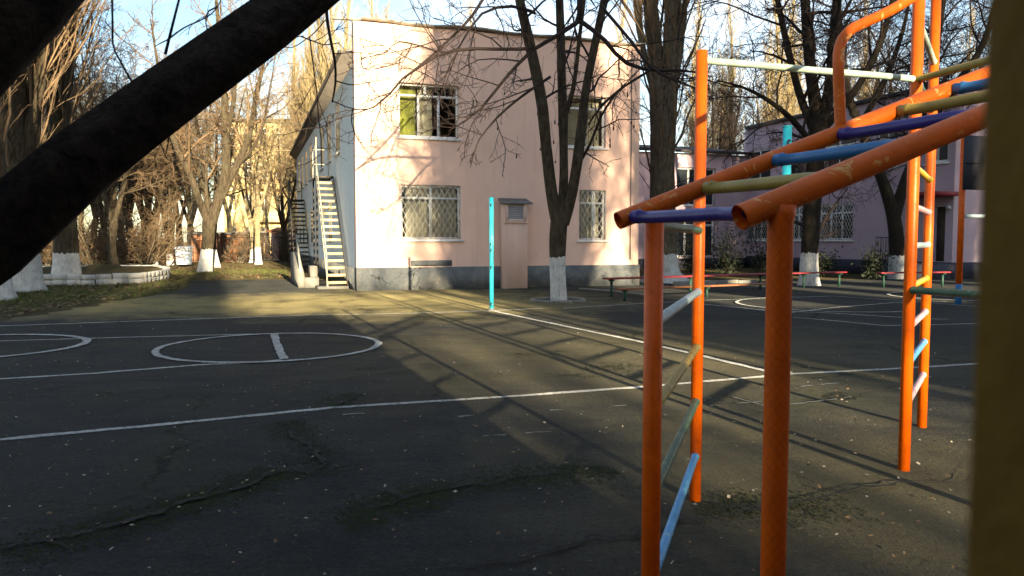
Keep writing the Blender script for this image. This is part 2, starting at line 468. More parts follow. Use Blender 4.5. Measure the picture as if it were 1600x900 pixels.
def wobble(pts, step=.35, amp=.12, closed=True, seed=3):
    rg = np.random.default_rng(seed); out = []
    n = len(pts)
    for i in range(n if closed else n - 1):
        a = np.asarray(pts[i][:2], float); b = np.asarray(pts[(i + 1) % n][:2], float)
        L = np.linalg.norm(b - a); k = max(1, int(L / step))
        nn = np.array([-(b - a)[1], (b - a)[0]]) / max(L, 1e-6)
        for j in range(k):
            out.append(a + (b - a) * j / k + nn * rg.normal(0, amp) * (j > 0))
    return out
yard = [(-40, -14), (45, -14), (45, 24), G(1480, 434), G(1290, 437), G(1120, 441), (4, 25.5), (-4.4, 25), G(474, 436), G(300, 439),
        G(288, 452), G(240, 462), G(100, 486), G(0, 503), (-40, 9)]
# the long straight sides behind and beside the camera stay straight, the far side is ragged
far = wobble([(45, 24), *yard[3:15]], .3, .10, closed=False)
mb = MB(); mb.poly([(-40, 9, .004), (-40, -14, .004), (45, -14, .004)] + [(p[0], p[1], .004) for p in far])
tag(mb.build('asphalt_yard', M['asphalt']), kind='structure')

def strip(mb, pts, wid, z=.008, seed=1, amp=.006, step=.15):
    rg = np.random.default_rng(seed); c = []
    for i in range(len(pts) - 1):
        a = np.asarray(pts[i], float)[:2]; b = np.asarray(pts[i + 1], float)[:2]
        k = max(1, int(np.linalg.norm(b - a) / step))
        for j in range(k): c.append(a + (b - a) * j / k)
    c.append(np.asarray(pts[-1], float)[:2]); c = np.array(c)
    t = np.gradient(c, axis=0); t /= np.maximum(np.linalg.norm(t, axis=1, keepdims=True), 1e-9)
    nn = np.stack([-t[:, 1], t[:, 0]], 1)
    l = wid / 2 + rg.normal(0, amp, len(c)); r_ = wid / 2 + rg.normal(0, amp, len(c))
    A = c + nn * l[:, None]; B = c - nn * r_[:, None]
    vs = [(x, y, z) for x, y in A] + [(x, y, z) for x, y in B]; n = len(c)
    mb.add(vs, [(i, i + 1, n + i + 1, n + i) for i in range(n - 1)])

def line_obj(name, pts, wid, z=.008, seed=1):
    mb = MB(); strip(mb, pts, wid, z, seed)
    return tag(mb.build(name, M['line']), kind='structure')
def arc(cx, cy, rx, ry, a0, a1, n=60, rot=0):
    o = []
    for i in range(n + 1):
        a = R(a0 + (a1 - a0) * i / n)
        x, y = rx * math.cos(a), ry * math.sin(a)
        o.append((cx + x * math.cos(rot) - y * math.sin(rot), cy + x * math.sin(rot) + y * math.cos(rot)))
    return o
gp = lambda *ps: [G(*p) for p in ps]
line_obj('painted_line', gp((-150, 699), (0, 688), (260, 664), (520, 638), (760, 623), (1010, 605), (1240, 585), (1400, 577), (1530, 569), (1700, 560)), .075, .008, 2)
line_obj('painted_line', gp((-100, 600), (0, 593), (150, 584), (310, 571), (400, 567), (440, 563)), .075, .008, 3)
line_obj('painted_line', gp((-100, 539), (0, 534), (200, 528), (400, 523), (470, 522)), .06, .012, 4)
line_obj('painted_line', gp((-100, 515), (0, 510), (250, 501), (480, 493), (640, 490), (768, 486), (850, 482)), .07, .008, 5)
line_obj('painted_line', gp((772, 487), (880, 510), (1000, 535), (1100, 558), (1200, 582)), .085, .012, 6)
line_obj('painted_line', gp((880, 482), (960, 477), (1090, 470), (1300, 463), (1410, 470), (1520, 479), (1700, 490)), .06, .008, 7)
line_obj('painted_line', gp((1080, 474), (1140, 480), (1200, 486), (1300, 490), (1410, 497), (1480, 500)), .07, .012, 8)
line_obj('painted_line', gp((1230, 490), (1300, 482), (1395, 474), (1480, 472)), .06, .016, 9)
line_obj('painted_line', gp((1240, 497), (1310, 503), (1380, 510), (1450, 509), (1550, 506)), .06, .016, 10)
gl, gr, gt, gb = G(247, 548), G(600, 540), G(400, 522), G(370, 568)
line_obj('painted_circle', arc((gl[0] + gr[0]) / 2 - .07, (gt[1] + gb[1]) / 2, (gr[0] - gl[0]) / 2, (gt[1] - gb[1]) / 2, 0, 360, 90), .085, .016, 11)
line_obj('painted_bar', gp((428, 523), (433, 540), (443, 563)), .10, .020, 12)
line_obj('painted_arc', arc(G(137, 547)[0] - 1.72, 9.95, 1.42, 1.28, -55, 120, 60), .10, .016, 13)
line_obj('painted_arc', arc(6.9, 16.6, 1.95, 1.9, 95, 300, 70), .07, .020, 14)
line_obj('painted_arc', arc(11.2, 19.0, 1.7, 1.6, 80, 290, 60), .07, .020, 15)
for k, (a, b, c_) in enumerate([((535, 650), (570, 648), 0), ((715, 653), (742, 651), 0), ((755, 683), (790, 681), 0), ((822, 679), (860, 676), 0), ((860, 643), (880, 642), 0), ((955, 637), (978, 635), 0), ((1240, 607), (1310, 600), 0), ((1235, 634), (1330, 622), 0), ((1145, 622), (1195, 636), 0), ((1150, 632), (1190, 629), 0)]):
    mb = MB(); strip(mb, gp(a, b), .024, .012, 20 + k, .009, .05); o = tag(mb.build('paint_mark', M['faint_line']), kind='structure')

# cracks, each a thin ragged strip of open joint full of dirt
def crack(pts, wid, seed):
    rg = np.random.default_rng(seed); q = [np.asarray(p, float)[:2] for p in pts]
    for it in range(4):
        nq = [q[0]]
        for a, b in zip(q[:-1], q[1:]):
            m = (a + b) / 2; L = np.linalg.norm(b - a); nn = np.array([-(b - a)[1], (b - a)[0]])
            nq += [m + nn * rg.normal(0, .11), b]
        q = nq
    mb = MB(); q = np.array(q); t = np.gradient(q, axis=0); t /= np.maximum(np.linalg.norm(t, axis=1, keepdims=True), 1e-9)
    nn = np.stack([-t[:, 1], t[:, 0]], 1); n = len(q)
    wv = wid * np.abs(rg.normal(.6, .5, n)) * np.sin(np.linspace(.15, math.pi - .1, n)) + .002
    A = q + nn * wv[:, None]; B = q - nn * wv[:, None] * rg.uniform(.4, 1.2, (n, 1))
    for k in range(max(2, n // 14)):
        i = rg.integers(2, n - 2); a = rg.uniform(.5, 1.3) * rg.choice([-1, 1]); dv = np.array([t[i][0] * math.cos(a) - t[i][1] * math.sin(a), t[i][0] * math.sin(a) + t[i][1] * math.cos(a)])
        b = [q[i]]
        for j in range(7):
            dv = dv + rg.normal(0, .35, 2); dv /= np.linalg.norm(dv); b.append(b[-1] + dv * rg.uniform(.03, .09))
        b = np.array(b); wb = wid * .32 * np.linspace(1, .1, 8) * rg.uniform(.5, 1.2, 8); tb = np.gradient(b, axis=0); tb /= np.linalg.norm(tb, axis=1, keepdims=True); nb = np.stack([-tb[:, 1], tb[:, 0]], 1)
        mb.add([(x, y, .0235) for x, y in b + nb * wb[:, None]] + [(x, y, .0235) for x, y in b - nb * wb[:, None]], [(j, j + 1, 9 + j, 8 + j) for j in range(7)])
    mb.add([(x, y, .0245) for x, y in A] + [(x, y, .0245) for x, y in B], [(i, i + 1, n + i + 1, n + i) for i in range(n - 1)])
    tag(mb.build('asphalt_crack', M['crack']), kind='structure')
for k, (pp, wd) in enumerate([([(-20, 868), (120, 842), (260, 800), (340, 776), (410, 752), (440, 738)], .022),
                ([(450, 665), (470, 690), (485, 702), (505, 722), (482, 745)], .018), ([(585, 800), (640, 780), (720, 765), (850, 745), (900, 740)], .012),
                ([(640, 895), (740, 892), (860, 868), (980, 845), (1060, 820), (1180, 795), (1330, 785)], .016),
                ([(500, 650), (540, 630), (560, 618)], .012), ([(540, 580), (600, 577)], .03), ([(0, 620), (120, 600), (250, 590), (310, 572)], .010),
                ([(160, 560), (190, 520), (210, 495)], .012), ([(1100, 790), (1200, 800), (1400, 760), (1520, 740)], .014), ([(300, 545), (420, 540), (600, 534)], .008)]):
    crack(gp(*pp), wd, 50 + k)

M['moss'] = simple('moss', (.028, .034, .010), 1, .5, 20, 0)
def moss_band(pts, spread, n, seed):
    rg = np.random.default_rng(seed); q = np.array([np.asarray(p, float)[:2] for p in pts]); L = np.concatenate([[0], np.cumsum(np.linalg.norm(np.diff(q, axis=0), axis=1))])
    cl = [(rg.uniform(0, L[-1]), rg.normal(0, spread), rg.uniform(.04, .22)) for _ in range(40)]
    for k in range(n):
        c0 = cl[rg.integers(len(cl))]; x = c0[0] + rg.normal(0, c0[2]); x = rg.uniform(.1, .9) * L[-1] if not 0 < x < L[-1] else x; i = min(np.searchsorted(L, x, 'right') - 1, len(q) - 2)
        t = unit2(q[i + 1] - q[i]); p = q[i] + t * (x - L[i]) + np.array([-t[1], t[0]]) * (c0[1] + rg.normal(0, c0[2] * .6))
        s = rg.uniform(.003, .009); a = rg.uniform(0, 6.28); h = s * rg.uniform(.5, 1.2)
        vs = [(p[0] + s * math.cos(a + j * 2.09), p[1] + s * math.sin(a + j * 2.09), .005) for j in range(3)] + [(p[0], p[1], .006 + h)]
        mossmb.add(vs, [(0, 1, 3), (1, 2, 3), (2, 0, 3)])
def unit2(v): return v / max(np.linalg.norm(v), 1e-9)
mossmb = MB()
for k, (pp, sp_, n_) in enumerate([(gp((250, 800), (340, 776), (410, 752), (450, 735)), .08, 5000), (gp((440, 660), (505, 722), (482, 750)), .10, 2600),
        (gp((520, 815), (585, 800), (640, 780), (720, 765)), .09, 5000), (gp((720, 765), (850, 745), (960, 735)), .12, 4000), (gp((0, 870), (120, 842), (260, 800)), .08, 3000),
        (gp((900, 590), (960, 575), (1000, 570)), .15, 1500), (gp((1080, 790), (1180, 795), (1330, 785)), .10, 2500), (gp((520, 640), (560, 615)), .08, 1200)]):
    moss_band(pp, sp_, int(n_ * .5), 70 + k)
tag(mossmb.build('moss', M['moss']), 'dark green moss growing along the asphalt cracks', 'moss', kind='stuff')

# ------------------------------------------------------------------ trees
def unit(v): return v / max(np.linalg.norm(v), 1e-9)
def grow(rg, p, d, L, n, wander, up):
    pts = [p]; st = L / n
    for i in range(n):
        d = unit(d + rg.normal(0, wander, 3) + np.array([0, 0, up]))
        p = p + d * st; pts.append(p)
    return np.array(pts)
def sprout(rg, mbs, pts, r0, r1, L, spec, lev, ph=0.0):
    s = spec[lev]; n = len(pts) - 1
    cnt = s['n'] if 'n' in s else max(1, int(L * s['per_m']))
    for k in range(cnt):
        t = s['t0'] + (1 - s['t0']) * (k + rg.uniform(.1, .9)) / cnt
        x = min(t * n, n - 1e-6); i = int(x); f = x - i
        p = pts[i] * (1 - f) + pts[i + 1] * f; tan = unit(pts[i + 1] - pts[i])
        rr = r0 + (r1 - r0) * t
        a = unit(np.cross(tan, [.31, .2, .93] if abs(tan[2]) < .9 else [1, .1, 0])); b = np.cross(tan, a)
        ph += 2.4 + rg.normal(0, .4)
        q = a * math.cos(ph) + b * math.sin(ph)
        if s.get('flat'): q = unit(q * np.array([1, 1, s['flat']]))
        an = R(s['ang'] + rg.normal(0, s.get('angv', 8)))
        dd = tan * math.cos(an) + q * math.sin(an)
        Lc = (s['L'] if 'L' in s else L * s['len']) * (1 - s.get('fall', .5) * t) * rg.uniform(.65, 1.25)
        rc = max(min(rr * s['rr'], s.get('rmax', 9)), s.get('rmin', .004))
        c = grow(rg, p, dd, Lc, s.get('seg', 4), s['wan'], s['up'])
        re = max(rc * .3, s.get('rmin', .004) * .7)
        mbs[s.get('part', 1)].tube(c, np.linspace(rc, re, len(c)), s.get('sides', 3), False)
        if lev + 1 < len(spec): sprout(rg, mbs, c, rc, re, Lc, spec, lev + 1, rg.uniform(0, 6))

def smooth_line(pts, rad, n=14):
    pts = np.asarray(pts, float); rad = np.asarray(rad, float)
    t = np.concatenate([[0], np.cumsum(np.linalg.norm(np.diff(pts, axis=0), axis=1))]); t /= t[-1]
    m = np.gradient(pts, t, axis=0) if len(pts) > 2 else np.repeat((pts[1:] - pts[:1]), 2, 0)
    out = []; ro = []
    for x in np.linspace(0, 1, n):
        i = min(np.searchsorted(t, x, 'right') - 1, len(t) - 2); h = t[i + 1] - t[i]; s = (x - t[i]) / h
        h00 = 2 * s**3 - 3 * s**2 + 1; h10 = s**3 - 2 * s**2 + s; h01 = -2 * s**3 + 3 * s**2; h11 = s**3 - s**2
        out.append(h00 * pts[i] + h10 * h * m[i] + h01 * pts[i + 1] + h11 * h * m[i + 1]); ro.append(rad[i] * (1 - s) + rad[i + 1] * s)
    return np.array(out), np.array(ro)

def lumpy(mb, pts, rad, sides, rg, amp=.07, flare=0.0):
    """trunk tube with an uneven cross-section and optional root flare"""
    n = len(pts); t = np.gradient(pts, axis=0); t /= np.linalg.norm(t, axis=1, keepdims=True)
    ref = np.eye(3)[np.argmin(np.abs(t.mean(axis=0)))]
    n1 = np.cross(t, ref); n1 /= np.linalg.norm(n1, axis=1, keepdims=True); n2 = np.cross(t, n1)
    a = np.arange(sides) * 2 * math.pi / sides
    base = rg.uniform(0, 6, 4)
    vs = []
    for i in range(n):
        h = i / n * 6
        m = 1 + amp * (np.sin(2 * a + base[0] + h) + .7 * np.sin(3 * a + base[1] - h * 1.3) + .5 * np.sin(5 * a + base[2] + h * .6)) + rg.normal(0, amp * .35, sides)
        if flare:
            z = pts[i][2] - pts[0][2]
            m = m + flare * math.exp(-z / .28) * (1 + .6 * np.sin(5 * a + base[3]))
        rr = rad[i] * m
        vs.append(pts[i] + rr[:, None] * (np.cos(a)[:, None] * n1[i] + np.sin(a)[:, None] * n2[i]))
    vs = np.concatenate(vs); fs = []
    for i in range(n - 1):
        for j in range(sides):
            k = (j + 1) % sides
            fs.append((i * sides + j, i * sides + k, (i + 1) * sides + k, (i + 1) * sides + j))
    fs.append(tuple(range((n - 1) * sides, n * sides)))
    mb.add(vs, fs)

def make_tree(name, base, stems, spec, seed, barkm, twigm, label, cat='tree', group=None, whitewash=0.0, flare=.35, extra=None, sprout_from=1):
    """stems: list of (points, radii, sprouts?) in metres relative to base"""
    rg = np.random.default_rng(seed); T, C = MB(), MB()
    for k, (pts, rad, spr) in enumerate(stems):
        n = max(10, int(np.linalg.norm(np.diff(np.asarray(pts, float), axis=0), axis=1).sum() / .35))
        q, r_ = smooth_line(pts, rad, n)
        if spr is DROOP_: C.tube(q, r_, 7, True)
        else: lumpy(T, q, r_, 14 if r_[0] > .12 else 8, rg, .06, flare if k == 0 else 0)
        if spr:
            L = np.linalg.norm(np.diff(q, axis=0), axis=1).sum()
            sprout(rg, (T, C), q, r_[0], r_[-1], L, spr if isinstance(spr, list) else spec, 0, rg.uniform(0, 6))
    if extra: extra(rg, T, C)
    root = empty(name, base, label, cat, group)
    tr = T.build('trunk', barkm, root, smooth=True); tr['whitewash'] = float(whitewash)
    C.build('crown', twigm, root)
    return root

DROOP_ = []
SPREAD = [dict(n=9, t0=.18, ang=48, len=.5, fall=.35, rr=.5, seg=6, wan=.16, up=.06, sides=6, part=0, rmax=.07),
          dict(n=7, t0=.15, ang=48, len=.5, fall=.4, rr=.5, seg=5, wan=.2, up=.02, sides=4, rmin=.012),
          dict(n=6, t0=.1, ang=50, len=.5, fall=.4, rr=.55, seg=4, wan=.22, up=.0, sides=3, rmin=.008),
          dict(n=5, t0=.1, ang=50, len=.55, fall=.4, rr=.6, seg=3, wan=.25, up=-.02, sides=3, rmin=.006)]
def generic_spread(name, seed, H=11, stems=4, r=.24, fork=2.6, barkm='bark', twigm='twig_brown', label='', whitewash=0, spec=None, **k):
    rg = np.random.default_rng(seed + 900)
    st = [([(0, 0, -.1), (rg.normal(0, .08), rg.normal(0, .08), fork * .5), (rg.normal(0, .15), rg.normal(0, .15), fork)], [r * 1.15, r * .95, r * .85], False)]
    top = np.array(st[0][0][-1]); ph = rg.uniform(0, 6)
    for s in range(stems):
        a = ph + s * 2 * math.pi / stems + rg.normal(0, .3); o = rg.uniform(.16, .34) * H * .55; rr = r * rg.uniform(.5, .7)
        dirv = np.array([math.cos(a), math.sin(a), 0]); hh = H - fork
        st.append(([top - [0, 0, .25], top + dirv * o * .35 + [0, 0, hh * .25], top + dirv * o * .75 + [0, 0, hh * .62], top + dirv * o * 1.05 + [0, 0, hh * rg.uniform(.85, 1)]],
                   [rr, rr * .8, rr * .5, rr * .12], True))
    return make_tree(name, (0, 0, 0), st, spec or SPREAD, seed, M[barkm], M[twigm], label, whitewash=whitewash, **k)

POPLAR = [dict(per_m=3.0, t0=.12, ang=14, angv=5, L=5.2, fall=.72, rr=.3, rmax=.055, rmin=.02, seg=7, wan=.11, up=.08, sides=4),
          dict(n=6, t0=.1, ang=22, len=.42, fall=.4, rr=.5, seg=5, wan=.15, up=.07, sides=3, rmin=.010),
          dict(n=5, t0=.1, ang=24, len=.5, fall=.4, rr=.55, seg=3, wan=.1, up=.06, sides=3, rmin=.007)]
def generic_poplar(name, seed, H=22, r=.33, barkm='bark_pale', twigm='twig_pale', label='', whitewash=0, twin=False, **k):
    rg = np.random.default_rng(seed + 300)
    st = [([(0, 0, -.1), (0, 0, 1.2), (rg.normal(0, .15), rg.normal(0, .15), H * .35), (rg.normal(0, .25), rg.normal(0, .25), H * .7), (rg.normal(0, .3), rg.normal(0, .3), H)],
           [r * 1.15, r, r * .78, r * .4, r * .05], True)]
    for s in range(5):
        a = rg.uniform(0, 6.28); z0 = rg.uniform(.12, .3) * H; o = rg.uniform(.5, 1.1)
        st.append(([(0, 0, z0), (o * .6 * math.cos(a), o * .6 * math.sin(a), z0 + 2), (o * math.cos(a), o * math.sin(a), z0 + H * .28), (o * 1.1 * math.cos(a), o * 1.1 * math.sin(a), z0 + H * .5)],
                   [r * .42, r * .36, r * .22, r * .05], True))
    return make_tree(name, (0, 0, 0), st, POPLAR, seed, M[barkm], M[twigm], label, whitewash=whitewash, **k)

# ---------- trees with a shape of their own, stems laid out where they grow
def rel(base, *pp): return [P(px, py, d) - np.asarray(base) for px, py, d in pp]

# middle tree in front of the facade
b1 = G(873, 471)
d1 = b1[1]
DROOP = DROOP_
DROOP += [dict(per_m=2.4, t0=.1, ang=52, angv=14, L=1.5, fall=.35, rr=.55, rmax=.022, rmin=.010, seg=5, wan=.2, up=-.02, sides=4),
         dict(n=5, t0=.15, ang=50, len=.5, fall=.3, rr=.6, seg=4, wan=.24, up=-.06, sides=3, rmin=.007),
         dict(n=3, t0=.2, ang=48, len=.5, fall=.3, rr=.7, seg=3, wan=.28, up=-.05, sides=3, rmin=.0055)]
LIGHT = [dict(per_m=1.1, t0=.3, ang=50, angv=14, L=1.7, fall=.3, rr=.45, rmax=.03, rmin=.012, seg=5, wan=.2, up=.02, sides=4),
         dict(n=5, t0=.15, ang=50, len=.5, fall=.3, rr=.6, seg=4, wan=.24, up=-.02, sides=3, rmin=.008),
         dict(n=4, t0=.2, ang=48, len=.5, fall=.3, rr=.7, seg=3, wan=.28, up=-.03, sides=3, rmin=.006)]
dn = d1 - 2.2
st1 = [(rel(b1, (873, 476, d1), (872, 440, d1), (871, 400, d1), (872, 360, d1), (876, 335, d1)), [.19, .185, .175, .19, .2], False),
       (rel(b1, (872, 350, d1), (862, 300, d1), (854, 235, d1 - .1), (846, 160, d1 - .2), (828, 70, d1 - .3), (812, 0, d1 - .5), (790, -120, d1 - .8), (770, -260, d1 - 1.2)), [.15, .13, .115, .12, .11, .10, .08, .02], LIGHT),
       (rel(b1, (877, 345, d1), (881, 290, d1 + .1), (881, 245, d1 + .1), (880, 185, d1 + .1), (878, 130, d1 + .2), (876, 60, d1 + .2), (874, 0, d1 + .3), (868, -140, d1 + .5), (862, -260, d1 + .6)), [.13, .11, .10, .115, .095, .09, .085, .06, .02], LIGHT),
       (rel(b1, (880, 350, d1), (892, 310, d1 - .1), (901, 260, d1 - .2), (907, 215, d1 - .2), (914, 150, d1 - .3), (925, 90, d1 - .3), (938, 30, d1 - .4), (948, -20, d1 - .5), (965, -160, d1 - .6), (975, -260, d1 - .6)), [.13, .115, .12, .125, .10, .095, .09, .08, .05, .02], LIGHT),
       (rel(b1, (880, 190, d1 + .1), (893, 150, d1 - .3), (905, 60, d1 - .6), (915, -20, d1 - .9), (925, -120, d1 - 1.2)), [.06, .05, .045, .04, .01], LIGHT),
       # long low branches arching over towards the yard
       (rel(b1, (874, -110, d1 + .4), (892, -90, d1 - 1), (905, -30, dn), (906, 32, dn)), [.07, .065, .06, .055], DROOP),
       (rel(b1, (906, 32, dn), (870, 56, dn - .1), (835, 76, dn - .2), (790, 122, dn - .3), (740, 180, dn - .5), (700, 205, dn - .6)), [.048, .042, .038, .03, .022, .008], DROOP),
       (rel(b1, (835, 76, dn - .2), (780, 77, dn - .3), (740, 76, dn - .4), (692, 83, dn - .5), (655, 105, dn - .6), (624, 127, dn - .7), (597, 160, dn - .8), (560, 176, dn - .9), (522, 186, dn - 1)), [.034, .032, .03, .027, .024, .022, .016, .011, .006], DROOP),
       (rel(b1, (760, -10, dn), (735, 28, dn - .2), (707, 57, dn - .4), (665, 95, dn - .6), (624, 127, dn - .7)), [.03, .028, .025, .02, .014], DROOP),
       (rel(b1, (720, 79, dn - .45), (697, 82, dn - .5), (650, 70, dn - .8), (620, 66, dn - 1), (603, 83, dn - 1.1)), [.02, .018, .014, .011, .006], DROOP),
       (rel(b1, (906, 32, dn), (940, 58, dn), (978, 98, dn + .1), (1012, 109, dn + .1), (1060, 110, dn), (1105, 115, dn - .1)), [.048, .044, .04, .036, .028, .01], DROOP),
       (rel(b1, (938, 8, dn), (985, 63, dn), (1023, 110, dn - .1), (1060, 128, dn - .2), (1105, 143, dn - .3)), [.034, .03, .027, .02, .008], DROOP),
       (rel(b1, (1017, 109, dn), (962, 145, dn - .1), (935, 172, dn - .2), (919, 195, dn - .2)), [.028, .024, .02, .016], DROOP),
       (rel(b1, (860, 120, dn), (820, 147, dn - .1), (771, 190, dn - .3), (745, 225, dn - .4), (735, 262, dn - .4)), [.03, .027, .02, .014, .006], DROOP),
       (rel(b1, (835, 20, d1 - .4), (800, 10, d1 - 1), (755, 20, d1 - 1.4), (725, 60, d1 - 1.6), (690, 150, d1 - 1.8)), [.04, .034, .026, .018, .006], DROOP),
       (rel(b1, (905, 255, d1), (922, 225, d1 - .5), (940, 180, d1 - .8), (962, 145, d1 - 1.2)), [.04, .032, .026, .02], DROOP)]
def pods(rg, T, C):
    for k in range(32):
        px = rg.uniform(760, 1000); py = rg.uniform(110, 255); p = P(px, py, dn - rg.uniform(0, .8)) - b1; h = rg.uniform(.05, .13)
        C.tube([p, p - [0, 0, h * .4], p - [0, 0, h * .8], p - [0, 0, h]], [.003, .014, .016, .004], 5, False); C.tube([p + [rg.normal(0, .05), 0, .35], p + [rg.normal(0, .02), 0, .15], p], .0035, 3, False)
make_tree('bare_tree', b1, st1, LIGHT, 21, M['bark_mid'], M['twig'],
          'three-stemmed bare tree with whitewashed foot, before the pink facade in a kerb ring', whitewash=1.02, flare=.12, extra=pods)

# big poplar by the annex
b2 = G(1037, 441); d2 = b2[1]
st2 = [(rel(b2, (1037, 446, d2), (1036, 420, d2), (1035, 380, d2), (1034, 300, d2), (1034, 220, d2), (1030, 150, d2), (1024, 80, d2), (1016, 0, d2), (1010, -120, d2), (1004, -300, d2)), [.56, .45, .41, .40, .40, .34, .27, .24, .2, .05], POPLAR),
       (rel(b2, (1040, 230, d2), (1044, 150, d2 - .1), (1048, 80, d2 - .2), (1051, 0, d2 - .2), (1056, -140, d2 - .2), (1062, -300, d2 - .2)), [.30, .29, .28, .27, .2, .04], POPLAR),
       (rel(b2, (1046, 150, d2 - .3), (1058, 110, d2 - .4), (1066, 50, d2 - .5), (1072, -20, d2 - .6), (1078, -160, d2 - .6)), [.12, .11, .10, .09, .03], POPLAR),
       (rel(b2, (1024, 150, d2), (1010, 100, d2 - .2), (998, 40, d2 - .4), (990, -30, d2 - .5), (984, -180, d2 - .6)), [.12, .10, .09, .08, .02], POPLAR)]
make_tree('poplar_tree', b2, st2, POPLAR, 22, M['bark'], M['twig_brown'],
          'massive old poplar with flared whitewashed base beside the right end of the pink house', whitewash=.95, flare=.7)

# dark tree on the right, in front of the right wing
b3 = G(1264, 446); d3 = b3[1]
DARK = [dict(per_m=1.7, t0=.15, ang=55, angv=14, L=3.2, fall=.35, rr=.5, rmax=.06, rmin=.02, seg=6, wan=.17, up=-.02, sides=5),
        dict(n=8, t0=.12, ang=50, len=.5, fall=.3, rr=.5, seg=5, wan=.22, up=-.05, sides=3, rmin=.012),
        dict(n=6, t0=.15, ang=48, len=.5, fall=.3, rr=.6, seg=4, wan=.26, up=-.06, sides=3, rmin=.008),
        dict(n=3, t0=.2, ang=48, len=.55, fall=.3, rr=.7, seg=3, wan=.28, up=-.05, sides=3, rmin=.006)]
st3 = [(rel(b3, (1263, 450, d3), (1265, 400, d3), (1268, 340, d3), (1273, 270, d3), (1277, 215, d3), (1280, 180, d3)), [.31, .27, .26, .25, .25, .26], DARK),
       (rel(b3, (1278, 195, d3), (1268, 120, d3), (1262, 60, d3), (1258, 0, d3), (1250, -130, d3), (1240, -280, d3)), [.2, .18, .16, .14, .1, .03], DARK),
       (rel(b3, (1282, 200, d3), (1296, 140, d3 - .3), (1303, 70, d3 - .5), (1308, 0, d3 - .6), (1318, -140, d3 - .8), (1325, -260, d3 - .9)), [.18, .16, .15, .13, .09, .03], DARK),
       (rel(b3, (1276, 215, d3), (1250, 150, d3 + .3), (1232, 80, d3 + .5), (1215, 0, d3 + .6), (1190, -120, d3 + .8)), [.14, .12, .10, .08, .02], DARK),
       (rel(b3, (1284, 205, d3), (1330, 150, d3 - .5), (1370, 80, d3 - .8), (1400, -20, d3 - 1), (1420, -120, d3 - 1)), [.13, .11, .09, .07, .02], DARK),
       (rel(b3, (1274, 230, d3), (1225, 175, d3 - .6), (1170, 140, d3 - 1), (1120, 125, d3 - 1.4)), [.1, .08, .05, .015], DARK)]
make_tree('dark_bare_tree', b3, st3, DARK, 23, M['bark_dark'], M['twig'],
          'dark bare tree with whitewashed foot, crooked limbs spreading in front of the lilac right wing', whitewash=1.0, flare=.15)
b4 = G(1403, 436); d4 = b4[1]
st4 = [(rel(b4, (1404, 440, d4), (1402, 400, d4), (1398, 350, d4), (1385, 300, d4), (1372, 265, d4), (1355, 225, d4), (1335, 175, d4)), [.3, .25, .24, .21, .19, .17, .14], False),
       (rel(b4, (1335, 180, d4), (1322, 130, d4), (1315, 60, d4), (1305, -20, d4), (1300, -150, d4)), [.14, .12, .1, .08, .02], DARK),
       (rel(b4, (1398, 340, d4), (1412, 290, d4 + .2), (1440, 220, d4 + .3), (1455, 130, d4 + .4), (1470, 30, d4 + .5), (1490, -110, d4 + .5)), [.2, .17, .16, .14, .11, .03], DARK),
       (rel(b4, (1440, 220, d4 + .3), (1480, 150, d4), (1530, 80, d4 - .3), (1560, -10, d4 - .4), (1580, -120, d4 - .4)), [.13, .12, .1, .08, .02], DARK),
       (rel(b4, (1345, 195, d4), (1380, 130, d4 - .4), (1410, 50, d4 - .6), (1430, -60, d4 - .7)), [.11, .1, .07, .02], DARK)]
make_tree('leaning_tree', b4, st4, DARK, 24, M['bark_dark'], M['twig'],
          'dark tree leaning left with forked trunk and white foot, behind the two tall ladder posts', whitewash=.85, flare=.15)

# forked tree left of the building
b5 = G(320, 425); d5 = b5[1]
FK = [dict(per_m=1.0, t0=.2, ang=42, angv=12, L=3.4, fall=.35, rr=.5, rmax=.07, rmin=.025, seg=6, wan=.13, up=.04, sides=5),
      dict(n=7, t0=.12, ang=46, len=.5, fall=.3, rr=.5, seg=5, wan=.2, up=.02, sides=3, rmin=.016),
      dict(n=5, t0=.15, ang=46, len=.5, fall=.3, rr=.6, seg=4, wan=.22, up=.0, sides=3, rmin=.010)]
st5 = [(rel(b5, (320, 428, d5), (322, 400, d5), (326, 365, d5), (328, 338, d5)), [.31, .27, .27, .29], False),
       (rel(b5, (326, 348, d5), (312, 315, d5 - .2), (298, 275, d5 - .4), (278, 235, d5 - .6), (264, 195, d5 - .8), (250, 120, d5 - 1), (235, 30, d5 - 1)), [.17, .15, .13, .12, .1, .07, .02], FK),
       (rel(b5, (330, 348, d5), (342, 310, d5), (352, 270, d5), (352, 210, d5), (350, 140, d5), (343, 60, d5), (335, -40, d5)), [.25, .22, .2, .18, .14, .1, .03], FK),
       (rel(b5, (345, 310, d5), (368, 262, d5 + .3), (388, 215, d5 + .6), (400, 150, d5 + .8), (415, 80, d5 + 1), (425, 0, d5 + 1)), [.17, .15, .13, .11, .07, .02], FK),
       (rel(b5, (372, 258, d5 + .3), (395, 232, d5), (408, 205, d5 - .3), (420, 150, d5 - .5), (430, 90, d5 - .5)), [.08, .07, .06, .04, .015], FK),
       (rel(b5, (352, 215, d5), (364, 165, d5 - .3), (368, 100, d5 - .5), (378, 20, d5 - .6)), [.12, .1, .08, .02], FK),
       (rel(b5, (326, 340, d5 + .3), (322, 290, d5 + .5), (324, 230, d5 + .6), (330, 150, d5 + .6)), [.09, .07, .06, .02], FK)]
make_tree('forked_tree', b5, st5, FK, 25, M['bark_mid'], M['twig_brown'],
          'sunlit tree forking low into a wide V, white foot, left of the outside staircases', whitewash=1.0, flare=.12)

